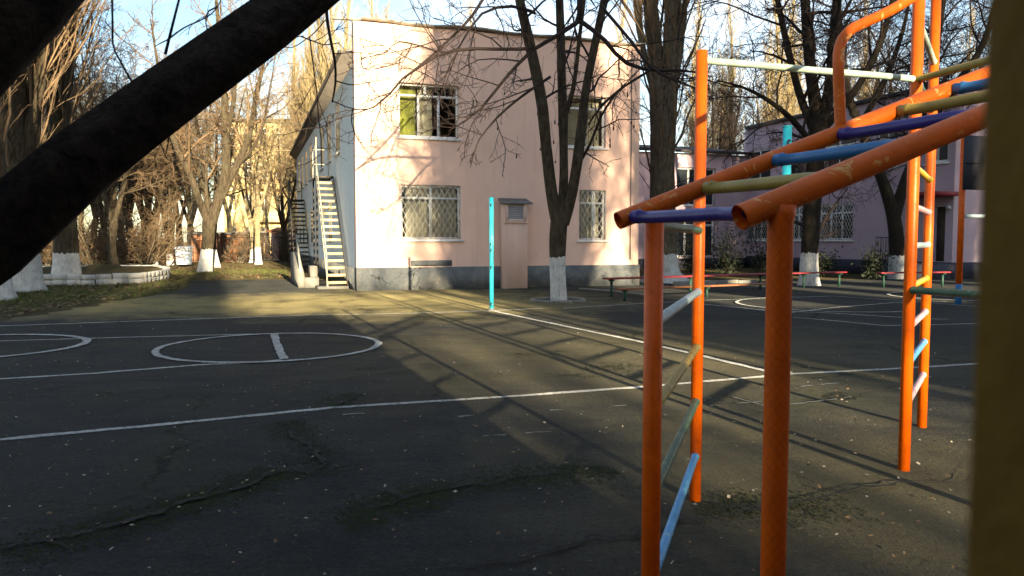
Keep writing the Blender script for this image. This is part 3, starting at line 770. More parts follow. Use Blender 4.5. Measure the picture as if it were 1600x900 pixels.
# ---------- generic trees, copied around the yard
def place(proto, px, py_or_d, label, s=1.0, rz=0.0, ww=None, first=[], by_d=False, group=None, name=None):
    o = proto if proto.name not in first else copy_tree(proto)
    first.append(proto.name)
    if by_d: b = np.array([(px - 800) / FPX * py_or_d, py_or_d, 0])
    else: b = G(px, py_or_d)
    o.location = b; o.rotation_euler = (0, 0, rz); o.scale = (s, s, s * random.uniform(.94, 1.06))
    o['label'] = label
    if group: o['group'] = group
    elif 'group' in o: del o['group']
    if ww is not None:
        for ch in o.children:
            if ch.name.startswith('trunk'): ch['whitewash'] = ww
    return o
popA = generic_poplar('poplar', 31, H=23, r=.33, label='x', flare=.2)
popB = generic_poplar('poplar', 32, H=21, r=.27, label='x', flare=.2)
popD = generic_poplar('poplar', 33, H=22, r=.36, barkm='bark_mid', twigm='twig_brown', label='x', flare=.35)
sprA = generic_spread('bare_tree', 41, H=11, stems=4, r=.22, barkm='bark_mid', label='x')
sprB = generic_spread('bare_tree', 42, H=9.5, stems=3, r=.19, fork=2.0, barkm='bark_mid', label='x')
SPARSE = [dict(SPREAD[0], n=6), dict(SPREAD[1], n=5), dict(SPREAD[2], n=5), dict(SPREAD[3], n=3)]
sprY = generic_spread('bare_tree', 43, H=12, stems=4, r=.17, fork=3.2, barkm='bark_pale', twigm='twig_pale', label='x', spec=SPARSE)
sprK = generic_spread('bare_tree', 44, H=11, stems=4, r=.24, fork=2.6, barkm='bark_dark', twigm='twig', label='x')

# left side of the yard
place(popD, 105, 443, 'thick poplar with broad white foot, standing before the left end of the whitewashed flower bed', 1.0, .4, 1.0)
place(popD, 42, 455, 'poplar with tall chunky white foot, second from the left edge of the yard', .92, 2.1, 1.15)
place(popD, -12, 468, 'poplar cut off by the left edge, its whitewashed root flare just showing', .95, 4.0, .5)
place(popD, 20, 47, 'ivy brown poplar far behind the white-footed poplars at the left', 1.0, 1.2, 0, by_d=True)
place(sprA, 240, 414, 'small white-footed bare tree behind the right end of the flower bed', .8, .3, .8)
place(sprB, 267, 415, 'slim white-footed bare tree just left of the pale waste container', .85, 1.5, .8)
place(sprA, 336, 418, 'bare tree half hidden right behind the wide V-shaped tree, white foot', .95, 2.2, 1.0)
for (px, d_, pr, s, rz, lb) in [(20, 32, sprA, 1.0, .2, 'bare tree at the left edge behind the white-footed poplars'),
        (95, 34, sprB, 1.1, 1.2, 'bare tree just behind the thick white-footed poplar'),
        (180, 33, sprA, .85, 2.3, 'bare tree right behind the middle of the flower bed'),
        (448, 48, sprA, .85, 3.4, 'brown bare tree close to the far end of the pale side wall'),
        (522, 58, popA, 1.0, 5.1, 'golden poplar just left of the roof corner')]:
    place(pr, px, d_, lb, s, rz, 0, by_d=True)
place(sprY, 404, 413, 'slender golden lit tree with white foot, midway between the V-shaped tree and the far staircase', .9, .6, 1.1)
place(sprY, 394, 411, 'thin golden tree directly behind the slender white-footed one by the far stairs', .8, 2.6, 1.0)
for (px, d_, pr, s, rz, lb) in [(70, 44, sprA, .9, .5, 'brown bare tree behind the fence, between the two leftmost white-footed poplars'),
        (160, 41, sprB, 1.0, 1.9, 'low spreading brown tree over the middle of the flower bed'),
        (205, 46, sprK, 1.0, 1.1, 'dark bare tree behind the fence, above the right end of the flower bed'),
        (236, 52, sprK, .9, 2.9, 'dark densely branched tree behind the fence, left of the waste container'),
        (180, 56, sprA, 1.1, 4.1, 'farther bare tree seen between the low brown crowns at the left'),
        (285, 54, sprA, 1.05, 3.3, 'brown bare tree rising behind the waste container'),
        (298, 62, sprY, 1.1, 5.0, 'golden bare tree in front of the brown garages'),
        (360, 58, sprY, 1.15, 1.4, 'golden bare tree behind the V-shaped tree, against the yellow block'),
        (418, 60, sprY, 1.0, 3.8, 'golden bare tree before the right half of the yellow block'),
        (228, 74, sprK, 1.3, .2, 'far dark tree closing the gap left of the waste container'),
        (262, 78, sprK, 1.35, 1.3, 'far dark tree directly above the waste container'),
        (300, 76, sprK, 1.2, 2.4, 'far dark tree beyond the left garage door'),
        (190, 80, sprK, 1.35, 3.5, 'far dark tree behind the right end of the flower bed'),
        (150, 76, sprK, 1.3, 4.6, 'far dark tree behind the middle of the flower bed'),
        (100, 82, sprK, 1.4, 5.7, 'far dark tree behind the second white-footed poplar'),
        (130, 64, sprY, 1.2, .9, 'golden tree far back, showing between the left poplars'),
        (50, 68, sprY, 1.2, 2.7, 'golden tree far back at the left edge')]:
    place(pr, px, d_, lb, s, rz, 0, by_d=True)
# poplars behind the building
for (px, d_, pr, s, rz, lb) in [(505, 62, popA, 1.05, .2, 'golden poplar above the eave, directly over the near staircase'),
        (468, 70, popB, 1.1, 1.3, 'pale thin poplar left of the eave, above the far end of the side wall'),
        (548, 66, popA, 1.1, 2.2, 'golden poplar rising behind the white left corner of the roof'),
        (486, 80, popB, 1.2, 3.1, 'distant pale poplar between the two golden ones left of the roof corner'),
        (585, 72, popA, 1.15, 4.4, 'golden poplar behind the roof, second to the right of its left corner'),
        (612, 84, popB, 1.2, 5.2, 'far pale poplar behind the roof above the left upper window'),
        (736, 70, popB, 1.05, .7, 'lone poplar behind the middle of the roof'),
        (968, 66, popA, 1.0, 1.7, 'poplar behind the right end of the roof, left of the massive old poplar'),
        (1083, 60, popA, .9, 2.8, 'golden poplar between the massive old poplar and the orange corner post'),
        (1135, 68, popB, 1.1, 3.9, 'pale poplar under the middle of the mint crossbar'),
        (1205, 62, popA, 1.0, 4.7, 'golden poplar behind the dark tree, right of the turquoise post tip'),
        (1232, 66, popA, 1.05, .9, 'golden poplar just left of the dark trunk on the right'),
        (1345, 70, popB, 1.05, 5.6, 'poplar seen behind the curved orange handrail'),
        (1500, 66, popB, 1.0, 2.0, 'poplar behind the right wing beside the dark foreground post')]:
    place(pr, px, d_, lb, s, rz, 0, by_d=True)
for (px, d_, pr, s, rz, lb) in [(1120, 52, sprK, 1.1, .4, 'dark bare tree behind the annex roof, left of centre of the mint crossbar'),
        (1180, 50, sprK, 1.0, 1.7, 'dark bare tree behind the step between annex and right wing'),
        (1330, 48, sprK, 1.15, 3.0, 'dark bare tree behind the right wing, framed by the curved handrail'),
        (1400, 46, sprK, 1.2, 4.2, 'dark bare tree behind the right wing, left of the tall ladder'),
        (1480, 44, sprK, 1.15, 5.4, 'dark bare tree behind the right wing, right of the tall ladder'),
        (1560, 46, sprK, 1.2, .2, 'dark bare tree hidden mostly by the foreground post')]:
    place(pr, px, d_, lb, s, rz, 0, by_d=True)

# ---------- brown shrubs under the left trees
def shrub(name, seed, H, n, twigm, label, spread=.5):
    rg = np.random.default_rng(seed); T, C = MB(), MB()
    SP_ = [dict(n=7, t0=.1, ang=40, len=.55, fall=.3, rr=.6, seg=5, wan=.2, up=.02, sides=3, rmin=.012),
           dict(n=6, t0=.1, ang=42, len=.5, fall=.3, rr=.6, seg=4, wan=.24, up=.0, sides=3, rmin=.008),
           dict(n=4, t0=.1, ang=42, len=.5, fall=.3, rr=.7, seg=3, wan=.26, up=-.02, sides=3, rmin=.007)]
    for k in range(n):
        a = rg.uniform(0, 6.28); p = np.array([math.cos(a), math.sin(a), 0]) * rg.uniform(0, .4)
        dd = unit(np.array([math.cos(a) * spread, math.sin(a) * spread, 1]))
        c = grow(rg, p, dd, H * rg.uniform(.7, 1.1), 7, .12, .0)
        T.tube(c, np.linspace(.05, .015, 8), 5, False)
        sprout(rg, (T, C), c, .05, .015, H, SP_, 0)
    root = empty(name, (0, 0, 0), label, 'shrub')
    T.build('stems', M['bark'], root); C.build('twigs', M[twigm], root)
    return root
shA = shrub('bare_shrub', 61, 3.6, 9, 'twig_brown', 'x', .8)
shB = shrub('bare_shrub', 62, 2.6, 10, 'twig_brown', 'x', .6)
for (px, d_, pr, s, rz, lb) in [(150, 37, shA, 1.0, .3, 'tangled brown shrub above the left half of the flower bed'),
        (190, 39, shA, 1.1, 1.6, 'tangled brown shrub arching over the middle of the flower bed'),
        (228, 38, shA, .9, 2.9, 'tangled brown shrub behind the earth mound of the flower bed'),
        (70, 40, shB, 1.1, .9, 'brown shrub between the two leftmost white-footed poplars'),
        (10, 38, shA, .9, 4.0, 'brown shrub at the far left edge'),
        (440, 50, shB, .9, 2.0, 'low shrub at the foot of the far staircase'),
        (372, 47, shB, .8, 3.0, 'pale brown shrub before the brown garages')]:
    place(pr, px, d_, lb, s, rz, by_d=True)

# ---------- evergreen bushes along the right wing
def evergreen(name, seed, H, W, label):
    rg = np.random.default_rng(seed); T, C = MB(), MB()
    for k in range(9):
        a = rg.uniform(0, 6.28); c = grow(rg, np.array([0, 0, 0.]), unit(np.array([math.cos(a) * .4 * W / H, math.sin(a) * .4 * W / H, 1])), H * rg.uniform(.6, 1), 6, .12, 0)
        T.tube(c, np.linspace(.025, .006, 7), 4, False)
        for j in range(150):
            i = rg.integers(1, 7); p = c[i] + rg.normal(0, 1, 3) * np.array([W * .16, W * .16, H * .09])
            if p[2] < .05: continue
            s = rg.uniform(.025, .07); u = unit(rg.normal(0, 1, 3)); v = unit(np.cross(u, rg.normal(0, 1, 3)))
            C.add([p - u * s, p + v * s * .45, p + u * s * 1.1, p - v * s * .45], [(0, 1, 2, 3)])
    root = empty(name, (0, 0, 0), label, 'bush')
    T.build('stems', M['bark_dark'], root); C.build('foliage', M['evergreen'], root)
    return root
evA = evergreen('evergreen_bush', 71, 1.7, 1.3, 'x'); evB = evergreen('evergreen_bush', 72, 1.0, .9, 'x')
for (px, d_, pr, s, rz, lb) in [(1137, 29, evA, 1.05, .3, 'tall dark evergreen bush by the annex entrance, right of the orange corner post'),
        (1192, 30, evA, 1.0, 1.9, 'dark evergreen bush below the first window of the right wing'),
        (1080, 31, evA, 1.0, 3.3, 'dark evergreen bush before the glazed annex door'),
        (1284, 29, evB, 1.05, .9, 'small round bush under the barred window, right of the dark trunk'),
        (1366, 27, evB, 1.1, 2.4, 'small round bush standing alone before the plain right wing wall')]:
    place(pr, px, d_, lb, s, rz, by_d=True)

# ------------------------------------------------------------------ near leaning tree whose limbs cross the picture
NB = np.array([-3.25, 1.75, 0.])
def nr(*pp): return [P(*p) - NB for p in pp]
TW = [dict(per_m=3.5, t0=.2, ang=45, angv=14, L=.4, fall=.3, rr=.4, rmax=.008, rmin=.0022, seg=5, wan=.1, up=.03, sides=5),
      dict(n=4, t0=.2, ang=45, len=.5, fall=.3, rr=.6, seg=4, wan=.13, up=.02, sides=4, rmin=.0012),
      dict(n=3, t0=.2, ang=45, len=.5, fall=.3, rr=.6, seg=3, wan=.15, up=.0, sides=3, rmin=.0009)]
stn = [([(0, 0, -.1), (.35, 0, .3), (.9, .0, .62), (1.35, 0, .85)], [.2, .165, .13, .12], False),
       ([(1.1, 0, .7)] + nr((-190, 500, 1.78), (-80, 432, 1.8), (20, 352, 1.8), (60, 316, 1.81), (120, 260, 1.82), (185, 200, 1.84), (250, 158, 1.86), (320, 112, 1.88), (380, 66, 1.9), (440, 20, 1.92), (505, -32, 1.94), (580, -90, 1.97), (700, -180, 2.0)),
        [.12, .100, .093, .087, .088, .080, .081, .074, .070, .071, .066, .061, .054, .04], False),
       ([(.35, 0, .3), (.75, -.12, .85)] + nr((-190, 215, 1.55), (-100, 100, 1.55), (-20, 20, 1.56), (20, -16, 1.58), (70, -70, 1.6), (180, -195, 1.65)),
        [.13, .125, .12, .115, .112, .11, .105, .09], False)]
def near_extra(rg, T, C):
    def twig(pp, rad, spec=TW):
        q, r_ = smooth_line(nr(*pp), np.array(rad) * .66, 12); C.tube(q, r_, 7, False)
        L = np.linalg.norm(np.diff(q, axis=0), axis=1).sum()
        if spec: sprout(rg, (T, C), q, r_[0], r_[-1], L, spec, 0)
    twig([(258, 85, 1.86), (268, 45, 1.85), (282, -10, 1.84)], [.006, .005, .004], None)
    twig([(262, 62, 1.86), (285, 45, 1.9), (330, 22, 1.95), (350, -8, 2.0)], [.0035, .003, .0025, .002])
    twig([(262, 62, 1.86), (250, 68, 1.84), (240, 74, 1.83)], [.0028, .0022, .001], None)
    twig([(175, -8, 1.9), (176, 40, 1.9), (177, 72, 1.91), (190, 100, 1.92), (205, 128, 1.94)], [.004, .0038, .0035, .003, .002])
    twig([(256, 165, 1.88), (258, 195, 1.88), (263, 212, 1.88), (258, 245, 1.89)], [.0035, .003, .0025, .0015], None)
    twig([(380, 82, 1.9), (386, 100, 1.9), (390, 113, 1.9)], [.004, .003, .002], None)
    twig([(510, -10, 2.4), (511, 30, 2.4), (516, 60, 2.42), (523, 95, 2.44), (524, 130, 2.45), (519, 160, 2.46)], [.0085, .008, .007, .0065, .0055, .0035], None)
    twig([(523, 84, 2.44), (560, 82, 2.6), (600, 86, 2.8)], [.003, .0022, .001])
    twig([(524, 126, 2.45), (545, 132, 2.5), (580, 128, 2.6), (610, 122, 2.7)], [.0035, .003, .0022, .001])
    twig([(520, 158, 2.46), (545, 168, 2.5), (575, 170, 2.6)], [.003, .0025, .001])
    twig([(510, 30, 2.4), (480, 60, 2.3), (450, 75, 2.25), (425, 60, 2.2)], [.0028, .0024, .002, .001])
    twig([(420, 40, 1.92), (440, 50, 1.95), (455, 58, 2.0), (475, 56, 2.05)], [.004, .003, .002, .0015])
    for (px, py, d_) in [(376, 92, 1.89), (180, 252, 1.84), (300, 160, 1.87)]:
        c = P(px, py, d_) - NB
        q = np.array([c - [.03, 0, .02], c - [.012, 0, .004], c, c + [.014, 0, .008], c + [.03, 0, .02]])
        T.tube(q, [.004, .011, .014, .010, .004], 8, False)
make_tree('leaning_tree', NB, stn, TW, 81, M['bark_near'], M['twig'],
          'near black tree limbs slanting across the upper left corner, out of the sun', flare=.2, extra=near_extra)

# ------------------------------------------------------------------ main building
TH = math.atan(.342)
E1 = np.array([math.cos(TH), math.sin(TH), 0]); E2 = np.array([-math.sin(TH), math.cos(TH), 0]); EZ = np.array([0, 0, 1.])
class Frame:
    """a facade plane: o origin, ex along, en outward; local points (x, z, n)"""
    def __init__(s, o, ex, en): s.o = np.asarray(o, float); s.ex = np.asarray(ex, float); s.en = np.asarray(en, float)
    def p(s, x, z, n=0): return s.o + s.ex * x + EZ * z + s.en * n
    def hit(s, px, py):
        r = ray(px, py); c = np.array([0, 0, CAMZ])
        t = np.dot(s.o - c, s.en) / np.dot(r, s.en); q = c + r * t
        return float(np.dot(q - s.o, s.ex)), float(q[2])
    def box(s, mb, x0, x1, z0, z1, n0, n1):
        mb.box(s.p((x0 + x1) / 2, (z0 + z1) / 2, (n0 + n1) / 2), (abs(x1 - x0), abs(n1 - n0), abs(z1 - z0)), (s.ex, s.en, EZ))
def wall(mb, f, x0, x1, z0, z1, ops, th=.35):
    xs = sorted({x0, x1, *[v for o in ops for v in o[:2]]}); zs = sorted({z0, z1, *[v for o in ops for v in o[2:4]]})
    inside = lambda x, z: any(o[0] < x < o[1] and o[2] < z < o[3] for o in ops)
    for i in range(len(xs) - 1):
        for j in range(len(zs) - 1):
            a, b, c, d_ = xs[i], xs[i + 1], zs[j], zs[j + 1]
            if inside((a + b) / 2, (c + d_) / 2): continue
            mb.quad(f.p(a, c), f.p(b, c), f.p(b, d_), f.p(a, d_)); mb.quad(f.p(a, c, -th), f.p(a, d_, -th), f.p(b, d_, -th), f.p(b, c, -th))
    for (a, b, c, d_) in [o[:4] for o in ops] + [(x0, x1, z0, z1)]:
        for q, r_ in (((a, c), (a, d_)), ((b, c), (b, d_)), ((a, c), (b, c)), ((a, d_), (b, d_))):
            mb.quad(f.p(*q), f.p(*r_), f.p(*r_, -th), f.p(*q, -th))
def window(root, f, op, mull=(.5,), trans=None, pane='glass', grille=False, curtain=None, sill=True, deep=.12, ft=.05, fw_=.06, dark_half=False, pm='white_frame', label=None, trans_split=None, part='window'):
    x0, x1, z0, z1 = op; loc = tuple(root.location)
    L = lambda p: p
    mb = MB(); n0, n1 = -deep - ft, -deep
    f.box(mb, x0, x0 + fw_, z0, z1, n0, n1); f.box(mb, x1 - fw_, x1, z0, z1, n0, n1)
    f.box(mb, x0 + fw_, x1 - fw_, z0, z0 + fw_, n0, n1); f.box(mb, x0 + fw_, x1 - fw_, z1 - fw_, z1, n0, n1)
    zt = z1 - fw_ if trans is None else z0 + (z1 - z0) * trans
    if trans: f.box(mb, x0 + fw_, x1 - fw_, zt - fw_ * .5, zt + fw_ * .5, n0 + .001, n1 - .001)
    for m in mull: 
        xm = x0 + (x1 - x0) * m; f.box(mb, xm - fw_ * .55, xm + fw_ * .55, z0 + fw_, zt, n0 + .002, n1 - .002)
    for m in (trans_split if trans_split is not None else mull) if trans else ():
        xm = x0 + (x1 - x0) * m; f.box(mb, xm - fw_ * .5, xm + fw_ * .5, zt, z1 - fw_, n0 + .002, n1 - .002)
    wo = mb.build(part, M[pm], root, loc=root.location); wo.location = (0, 0, 0)
    if label: wo['label'] = label
    def sub(mb, name, m):
        o = mb.build(name, m, wo, loc=root.location); o.location = (0, 0, 0); return o
    mb = MB(); pn = -deep - ft / 2; mb.quad(f.p(x0, z0, pn), f.p(x1, z0, pn), f.p(x1, z1, pn), f.p(x0, z1, pn)); sub(mb, 'pane', M[pane])
    if sill:
        mb = MB(); f.box(mb, x0 - .06, x1 + .06, z0 - .07, z0 - .012, -.05, .07); sub(mb, 'sill', M['white_frame'] if sill is True else M[sill])
    if grille:
        mb = MB(); W_, H_ = x1 - x0, z1 - z0; st = .16; g = -.035; sl = 1.7
        k = -H_ / sl
        while k < W_:
            for sg in (1, -1):
                a, b = (k, 0), (k + H_ / sl, H_)
                t0 = max(0, -k) / (H_ / sl); t1 = min(1, (W_ - k) / (H_ / sl))
                if t1 > t0:
                    xa, za = k + t0 * H_ / sl, t0 * H_; xb, zb = k + t1 * H_ / sl, t1 * H_
                    if sg < 0: xa, xb = W_ - xa, W_ - xb
                    mb.tube([f.p(x0 + xa, z0 + za, g), f.p(x0 + xb, z0 + zb, g)], .0078, 5)
            k += st
        for (a, b, c, d_) in ((x0, x0, z0, z1), (x1, x1, z0, z1), (x0, x1, z0, z0), (x0, x1, z1, z1), ((x0 + x1) / 2, (x0 + x1) / 2, z0, z1)):
            mb.bar(f.p(a, c, g), f.p(b, d_, g), .02, .02, f.en)
        sub(mb, 'grille', M['grille'])
    for cu in curtain or ():
        c0, c1, mname = cu[:3]; zb = z0 + (cu[3] if len(cu) > 3 else 0) * (z1 - z0); zt_ = z1
        mb = MB(); n = 40; vs = []; 
        for i in range(n + 1):
            x = x0 + (x1 - x0) * (c0 + (c1 - c0) * i / n); dn_ = -.42 + .035 * math.sin(i * 1.9) + .015 * math.sin(i * .7)
            vs += [f.p(x, zb, dn_), f.p(x, zt_, dn_)]
        mb.add(vs, [(2 * i, 2 * i + 2, 2 * i + 3, 2 * i + 1) for i in range(n)]); sub(mb, 'curtain', M[mname])
    return wo
def part(mb, name, m, root, smooth=False, bevel=0, label=None):
    o = mb.build(name, m, root, loc=root.location, smooth=smooth, bevel=bevel); o.location = (0, 0, 0)
    if label: o['label'] = label
    return o

A0 = np.array([-4.25, 21.0, 0]); FW = 8.62; FH = 7.27; SL = 26.5
bld = empty('kindergarten_building', A0, 'two storey house with sunlit pink front and pale blue side wall', 'building')
F = Frame(A0, E1, -E2); SD = Frame(A0, E2, -E1)
def op(f, a, b, c, d_):
    (x0, zt), (x1, _) = f.hit(a, c), f.hit(b, c); m = f.hit((a + b) / 2, c)[1]; mbt = f.hit((a + b) / 2, d_)[1]
    return (x0, x1, mbt, m)
U1, U2, L1, L2 = op(F, 622, 717, 131, 215), op(F, 887, 947, 150, 230), op(F, 626, 720, 289, 374), op(F, 905, 947, 297, 375)
mb = MB(); wall(mb, F, 0, FW, .64, FH, [U1, U2, L1, L2]); part(mb, 'front_wall', M['pink'], bld)
mb = MB()
(xg, zg), (xh, _) = F.hit(642, 407), F.hit(706, 407); F.box(mb, xg, xh, .66, zg, .001, .014); part(mb, 'wall_patch', M['plinth'], bld)
mb = MB(); F.box(mb, .0, FW + .03, 0, .64, -.35, .04); part(mb, 'front_plinth', M['plinth'], bld)
sops = []; sup = []; slo = []
for k in range(8):
    c = 4.2 + 2.85 * k
    sup.append((c - .68, c + .68, 4.2, 5.85))
    if k >= 1: slo.append((c - .68, c + .68, 1.25, 2.85))
door = (5.22, 6.02, 3.52, 5.62)
mb = MB(); wall(mb, SD, .352, SL, .64, 6.197, sup + slo + [door]); part(mb, 'side_wall', M['pale_blue'], bld)
mb = MB(); SD.box(mb, .352, SL, 0, .64, -.35, .03); part(mb, 'side_plinth', M['plinth'], bld)
mb = MB()  # far and right walls, closing the volume
Rr = Frame(A0 + E1 * FW, E2, E1); Rr.box(mb, .352, SL, 0, 6.5, -.35, 0); Bk = Frame(A0 + E2 * SL, E1, E2); Bk.box(mb, 0, FW, 0, 6.5, 0, .3)
part(mb, 'rear_walls', M['pink_wing'], bld)
mb = MB(); mb.extrude([SD.p(.352, 6.2, .003), SD.p(.352, 6.45, .30), SD.p(.352, 6.52, .30), SD.p(.352, 6.52, -FW + .1), SD.p(.352, 6.2, -FW + .1)], SD.ex * (SL + .15)); part(mb, 'eave', M['soffit'], bld)
mb = MB()
q = [SD.p(.352, 6.523, .32), SD.p(SL + .55, 6.523, .32), SD.p(SL + .55, 7.05, -FW / 2), SD.p(.352, 7.05, -FW / 2)]
mb.quad(*q); q2 = [SD.p(.352, 6.523, -FW - .3), SD.p(SL + .55, 6.523, -FW - .3), SD.p(SL + .55, 7.05, -FW / 2), SD.p(.352, 7.05, -FW / 2)]; mb.quad(*q2)
part(mb, 'roof', M['roof_grey'], bld)
mb = MB(); SD.box(mb, .352, SL + .5, 6.44, 6.55, .303, .38); part(mb, 'gutter', M['steel_dark'], bld)
mb = MB()
cp = []
for i in range(25):
    x = -.55 + (FW + .65) * i / 24; cp.append((x, FH + .02 + .025 * math.sin(i * .8) + random.uniform(-.012, .012)))
for a, b in zip(cp[:-1], cp[1:]):
    mb.bar(F.p(a[0], a[1] + .03, -.14), F.p(b[0], b[1] + .03, -.14), .56 if a[0] >= 0 else .09, .05)
part(mb, 'coping', M['coping'], bld)
window(bld, F, U1, (.34, .67), .78, curtain=[(.03, .33, 'green_curtain'), (.36, .6, 'cream_curtain')], trans_split=(.45,))
window(bld, F, U2, (.5,), .76, curtain=[(.04, .44, 'cream_curtain'), (.5, .98, 'cream_curtain')])
window(bld, F, L1, (.5,), .76, grille=True, curtain=[(.12, .98, 'cream_curtain')])
window(bld, F, L2, (.62,), .74, grille=True, curtain=[(.03, .95, 'cream_curtain')])
for k, o_ in enumerate(sup): window(bld, SD, o_, (.5,), .72, deep=.004, ft=.014, fw_=.04, pane='dark_glass')
for k, o_ in enumerate(slo): window(bld, SD, o_, (.5,), .72, deep=.004, ft=.014, fw_=.04, pane='dark_glass')
mb = MB(); SD.box(mb, door[0], door[1], door[2], door[3], -.2, -.14)
SD.box(mb, door[0] + .1, door[1] - .1, door[2] + .15, door[2] + .9, -.14, -.125); SD.box(mb, door[0] + .1, door[1] - .1, door[2] + 1.05, door[3] - .12, -.14, -.125)
dr = part(mb, 'door', M['white_frame'], bld)
mb = MB(); mb.tube([SD.p(door[0] + .08, door[2] + 1, -.12), SD.p(door[0] + .08, door[2] + 1, -.07), SD.p(door[0] + .2, door[2] + 1, -.07)], .012, 6); o = mb.build('handle', M['steel_dark'], dr, loc=bld.location); o.location = (0, 0, 0)
# paper cut-outs behind the upper left pane
mb = MB(); z_ = U1[2] + (U1[3] - U1[2]) * .86
for k, xx in enumerate((.66, .79, .91)):
    x = U1[0] + (U1[1] - U1[0]) * xx; pts = []
    if k == 1: pts = [(0, .13), (0, -.13)]
    else: pts = [(.07, .11), (-.05, .12), (-.07, .05), (.05, -.01), (.07, -.08), (-.06, -.12)]
    for a, b in zip(pts[:-1], pts[1:]): mb.bar(F.p(x + a[0], z_ + a[1], -.17), F.p(x + b[0], z_ + b[1], -.17), .028, .004, F.en)
part(mb, 'window_cutout', M['white_frame'], bld)
# vent shaft against the front
v0, v1 = F.hit(781, 400)[0], F.hit(818, 400)[0]; vz = F.hit(800, 320)[1]
mb = MB(); F.box(mb, v0, v1, 0, vz, .042, .34); vs_ = part(mb, 'vent_shaft', M['pink'], bld)
def vsub(mb, name, m):
    o = mb.build(name, m, vs_, loc=bld.location); o.location = (0, 0, 0)
mb = MB(); q = [F.p(v0 - .12, vz + .003, .46), F.p(v1 + .12, vz + .003, .46), F.p(v1 + .06, vz + .15, .045), F.p(v0 - .06, vz + .15, .045)]
mb.extrude(q, (0, 0, .035)); vsub(mb, 'cap', M['roof_grey'])
mb = MB(); lx0, lx1 = F.hit(788, 330)[0], F.hit(811, 330)[0]; lz0, lz1 = F.hit(800, 343)[1], F.hit(800, 320)[1] - .02
for k in range(8):
    z = lz0 + (lz1 - lz0) * (k + .5) / 8
    mb.quad(F.p(lx0, z - .02, .375), F.p(lx1, z - .02, .375), F.p(lx1, z + .02, .345), F.p(lx0, z + .02, .345))
vsub(mb, 'louvre', M['louvre'])
mb = MB()
for (a, b, c, d_) in ((lx0 - .09, lx0, lz0 - .07, lz1), (lx1, lx1 + .09, lz0 - .07, lz1), (lx0, lx1, lz0 - .07, lz0), (lx0 - .12, lx1 + .12, lz0 - .11, lz0 - .072)): F.box(mb, a, b, c, d_, .341, .385)
vsub(mb, 'vent_frame', M['pink'])
# downpipe and cables on the right end of the front
mb = MB(); xq = FW - .3
mb.tube([F.p(xq, FH - .1, .05), F.p(xq, 3.3, .05), F.p(xq, .8, .05)], .012, 6); part(mb, 'wall_cable', M['steel_dark'], bld)

# fire stairs beside the pale side wall
def stairs(name, y0, y1, ztop, n0, n1, land, label, treadm, railm, nst, bent=True):
    root = empty(name, SD.p(y0, 0, (n0 + n1) / 2), label, 'staircase', 'outside stairs on the side wall')
    for k in range(nst):
        t = (k + 1) / (nst + 1); mb = MB(); y = y0 + (y1 - y0) * t; z = ztop * t
        SD.box(mb, y, y + .24, z - .075, z, n0, n1); part(mb, 'tread', M[treadm], root)
    for n_, m_ in ((n0 - .02, 'steel_dark'), (n1 + .02, railm)):
        mb = MB(); mb.bar(SD.p(y0, .02, n_), SD.p(y1, ztop - .04, n_), .02, .07, (0, 0, 1)); part(mb, 'stringer', M[m_], root)
    mb = MB(); SD.box(mb, y1, y1 + land, ztop - .06, ztop, n0 - .03, n1 + .03); part(mb, 'landing', M['steel_dark'], root)
    for (yy, nn) in ((y1 + land - .05, n1), (y1 + .05, n1)):
        mb = MB(); mb.tube([SD.p(yy, 0, nn), SD.p(yy, ztop - .06, nn)], .03, 8); part(mb, 'support_post', M['steel_dark'], root)
    mb = MB(); 
    for hh in (.5, 1.0):
        mb.tube([SD.p(y1 + .02, ztop + hh, n1), SD.p(y1 + land, ztop + hh, n1), SD.p(y1 + land, ztop + hh, n0)], .018, 6)
    for (yy, nn) in ((y1 + .02, n1), (y1 + land, n1), (y1 + land, n0)): mb.tube([SD.p(yy, ztop - .04, nn), SD.p(yy, ztop + (1.25 if yy < y1 + .1 else 1.0), nn)], .018, 6)
    part(mb, 'landing_rail', M[railm], root)
    mb = MB(); mb.tube([SD.p(y0 - .05, .0, n1 + .05), SD.p(y0, .95, n1 + .05), SD.p((y0 + y1) / 2, ztop * .5 + .95, n1 + .05), SD.p(y1, ztop + .95, n1 + .05)], .02, 6); part(mb, 'handrail', M[railm], root)
    return root
stairs('fire_stairs', 1.15, 4.75, 3.5, .12, .64, 1.4, 'open fire stairs with pale worn treads nearest the sunlit corner', 'tread', 'pale_rail', 16)
stairs('fire_stairs', 15.5, 19.2, 3.45, .1, .78, 1.5, 'dark farther fire stairs at the far end of the pale side wall', 'steel_dark', 'steel_dark', 15)
# basement entrance beside the first stairs
be = empty('basement_entrance', SD.p(2.4, 0, 1.2), 'low grey basement entrance wall with a tube rail, left of the pale treads', 'wall')
mb = MB()
mb.extrude([SD.p(2.0, 0, 1.25), SD.p(6.2, 0, 1.25), SD.p(6.2, 1.0, 1.25), SD.p(4.4, 1.0, 1.25), SD.p(2.0, .35, 1.25)], SD.en * .18); part(mb, 'parapet', M['concrete'], be)
mb = MB(); SD.box(mb, 1.9, 2.25, 0, .3, .85, 1.245); SD.box(mb, 2.251, 3.4, 0, .62, .86, 1.05); part(mb, 'step_block', M['concrete'], be)
mb = MB(); mb.tube([SD.p(2.15, .3, 1.33), SD.p(4.2, 1.55, 1.33), SD.p(4.2, .9, 1.33)], .035, 8); part(mb, 'tube_rail', M['pale_rail'], be)
mb = MB(); SD.box(mb, 1.0, 1.9, 0, .07, .1, .95); tag(mb.build('doorstep_slab', M['concrete']), 'thin concrete slab lying under the pale worn treads', 'slab')

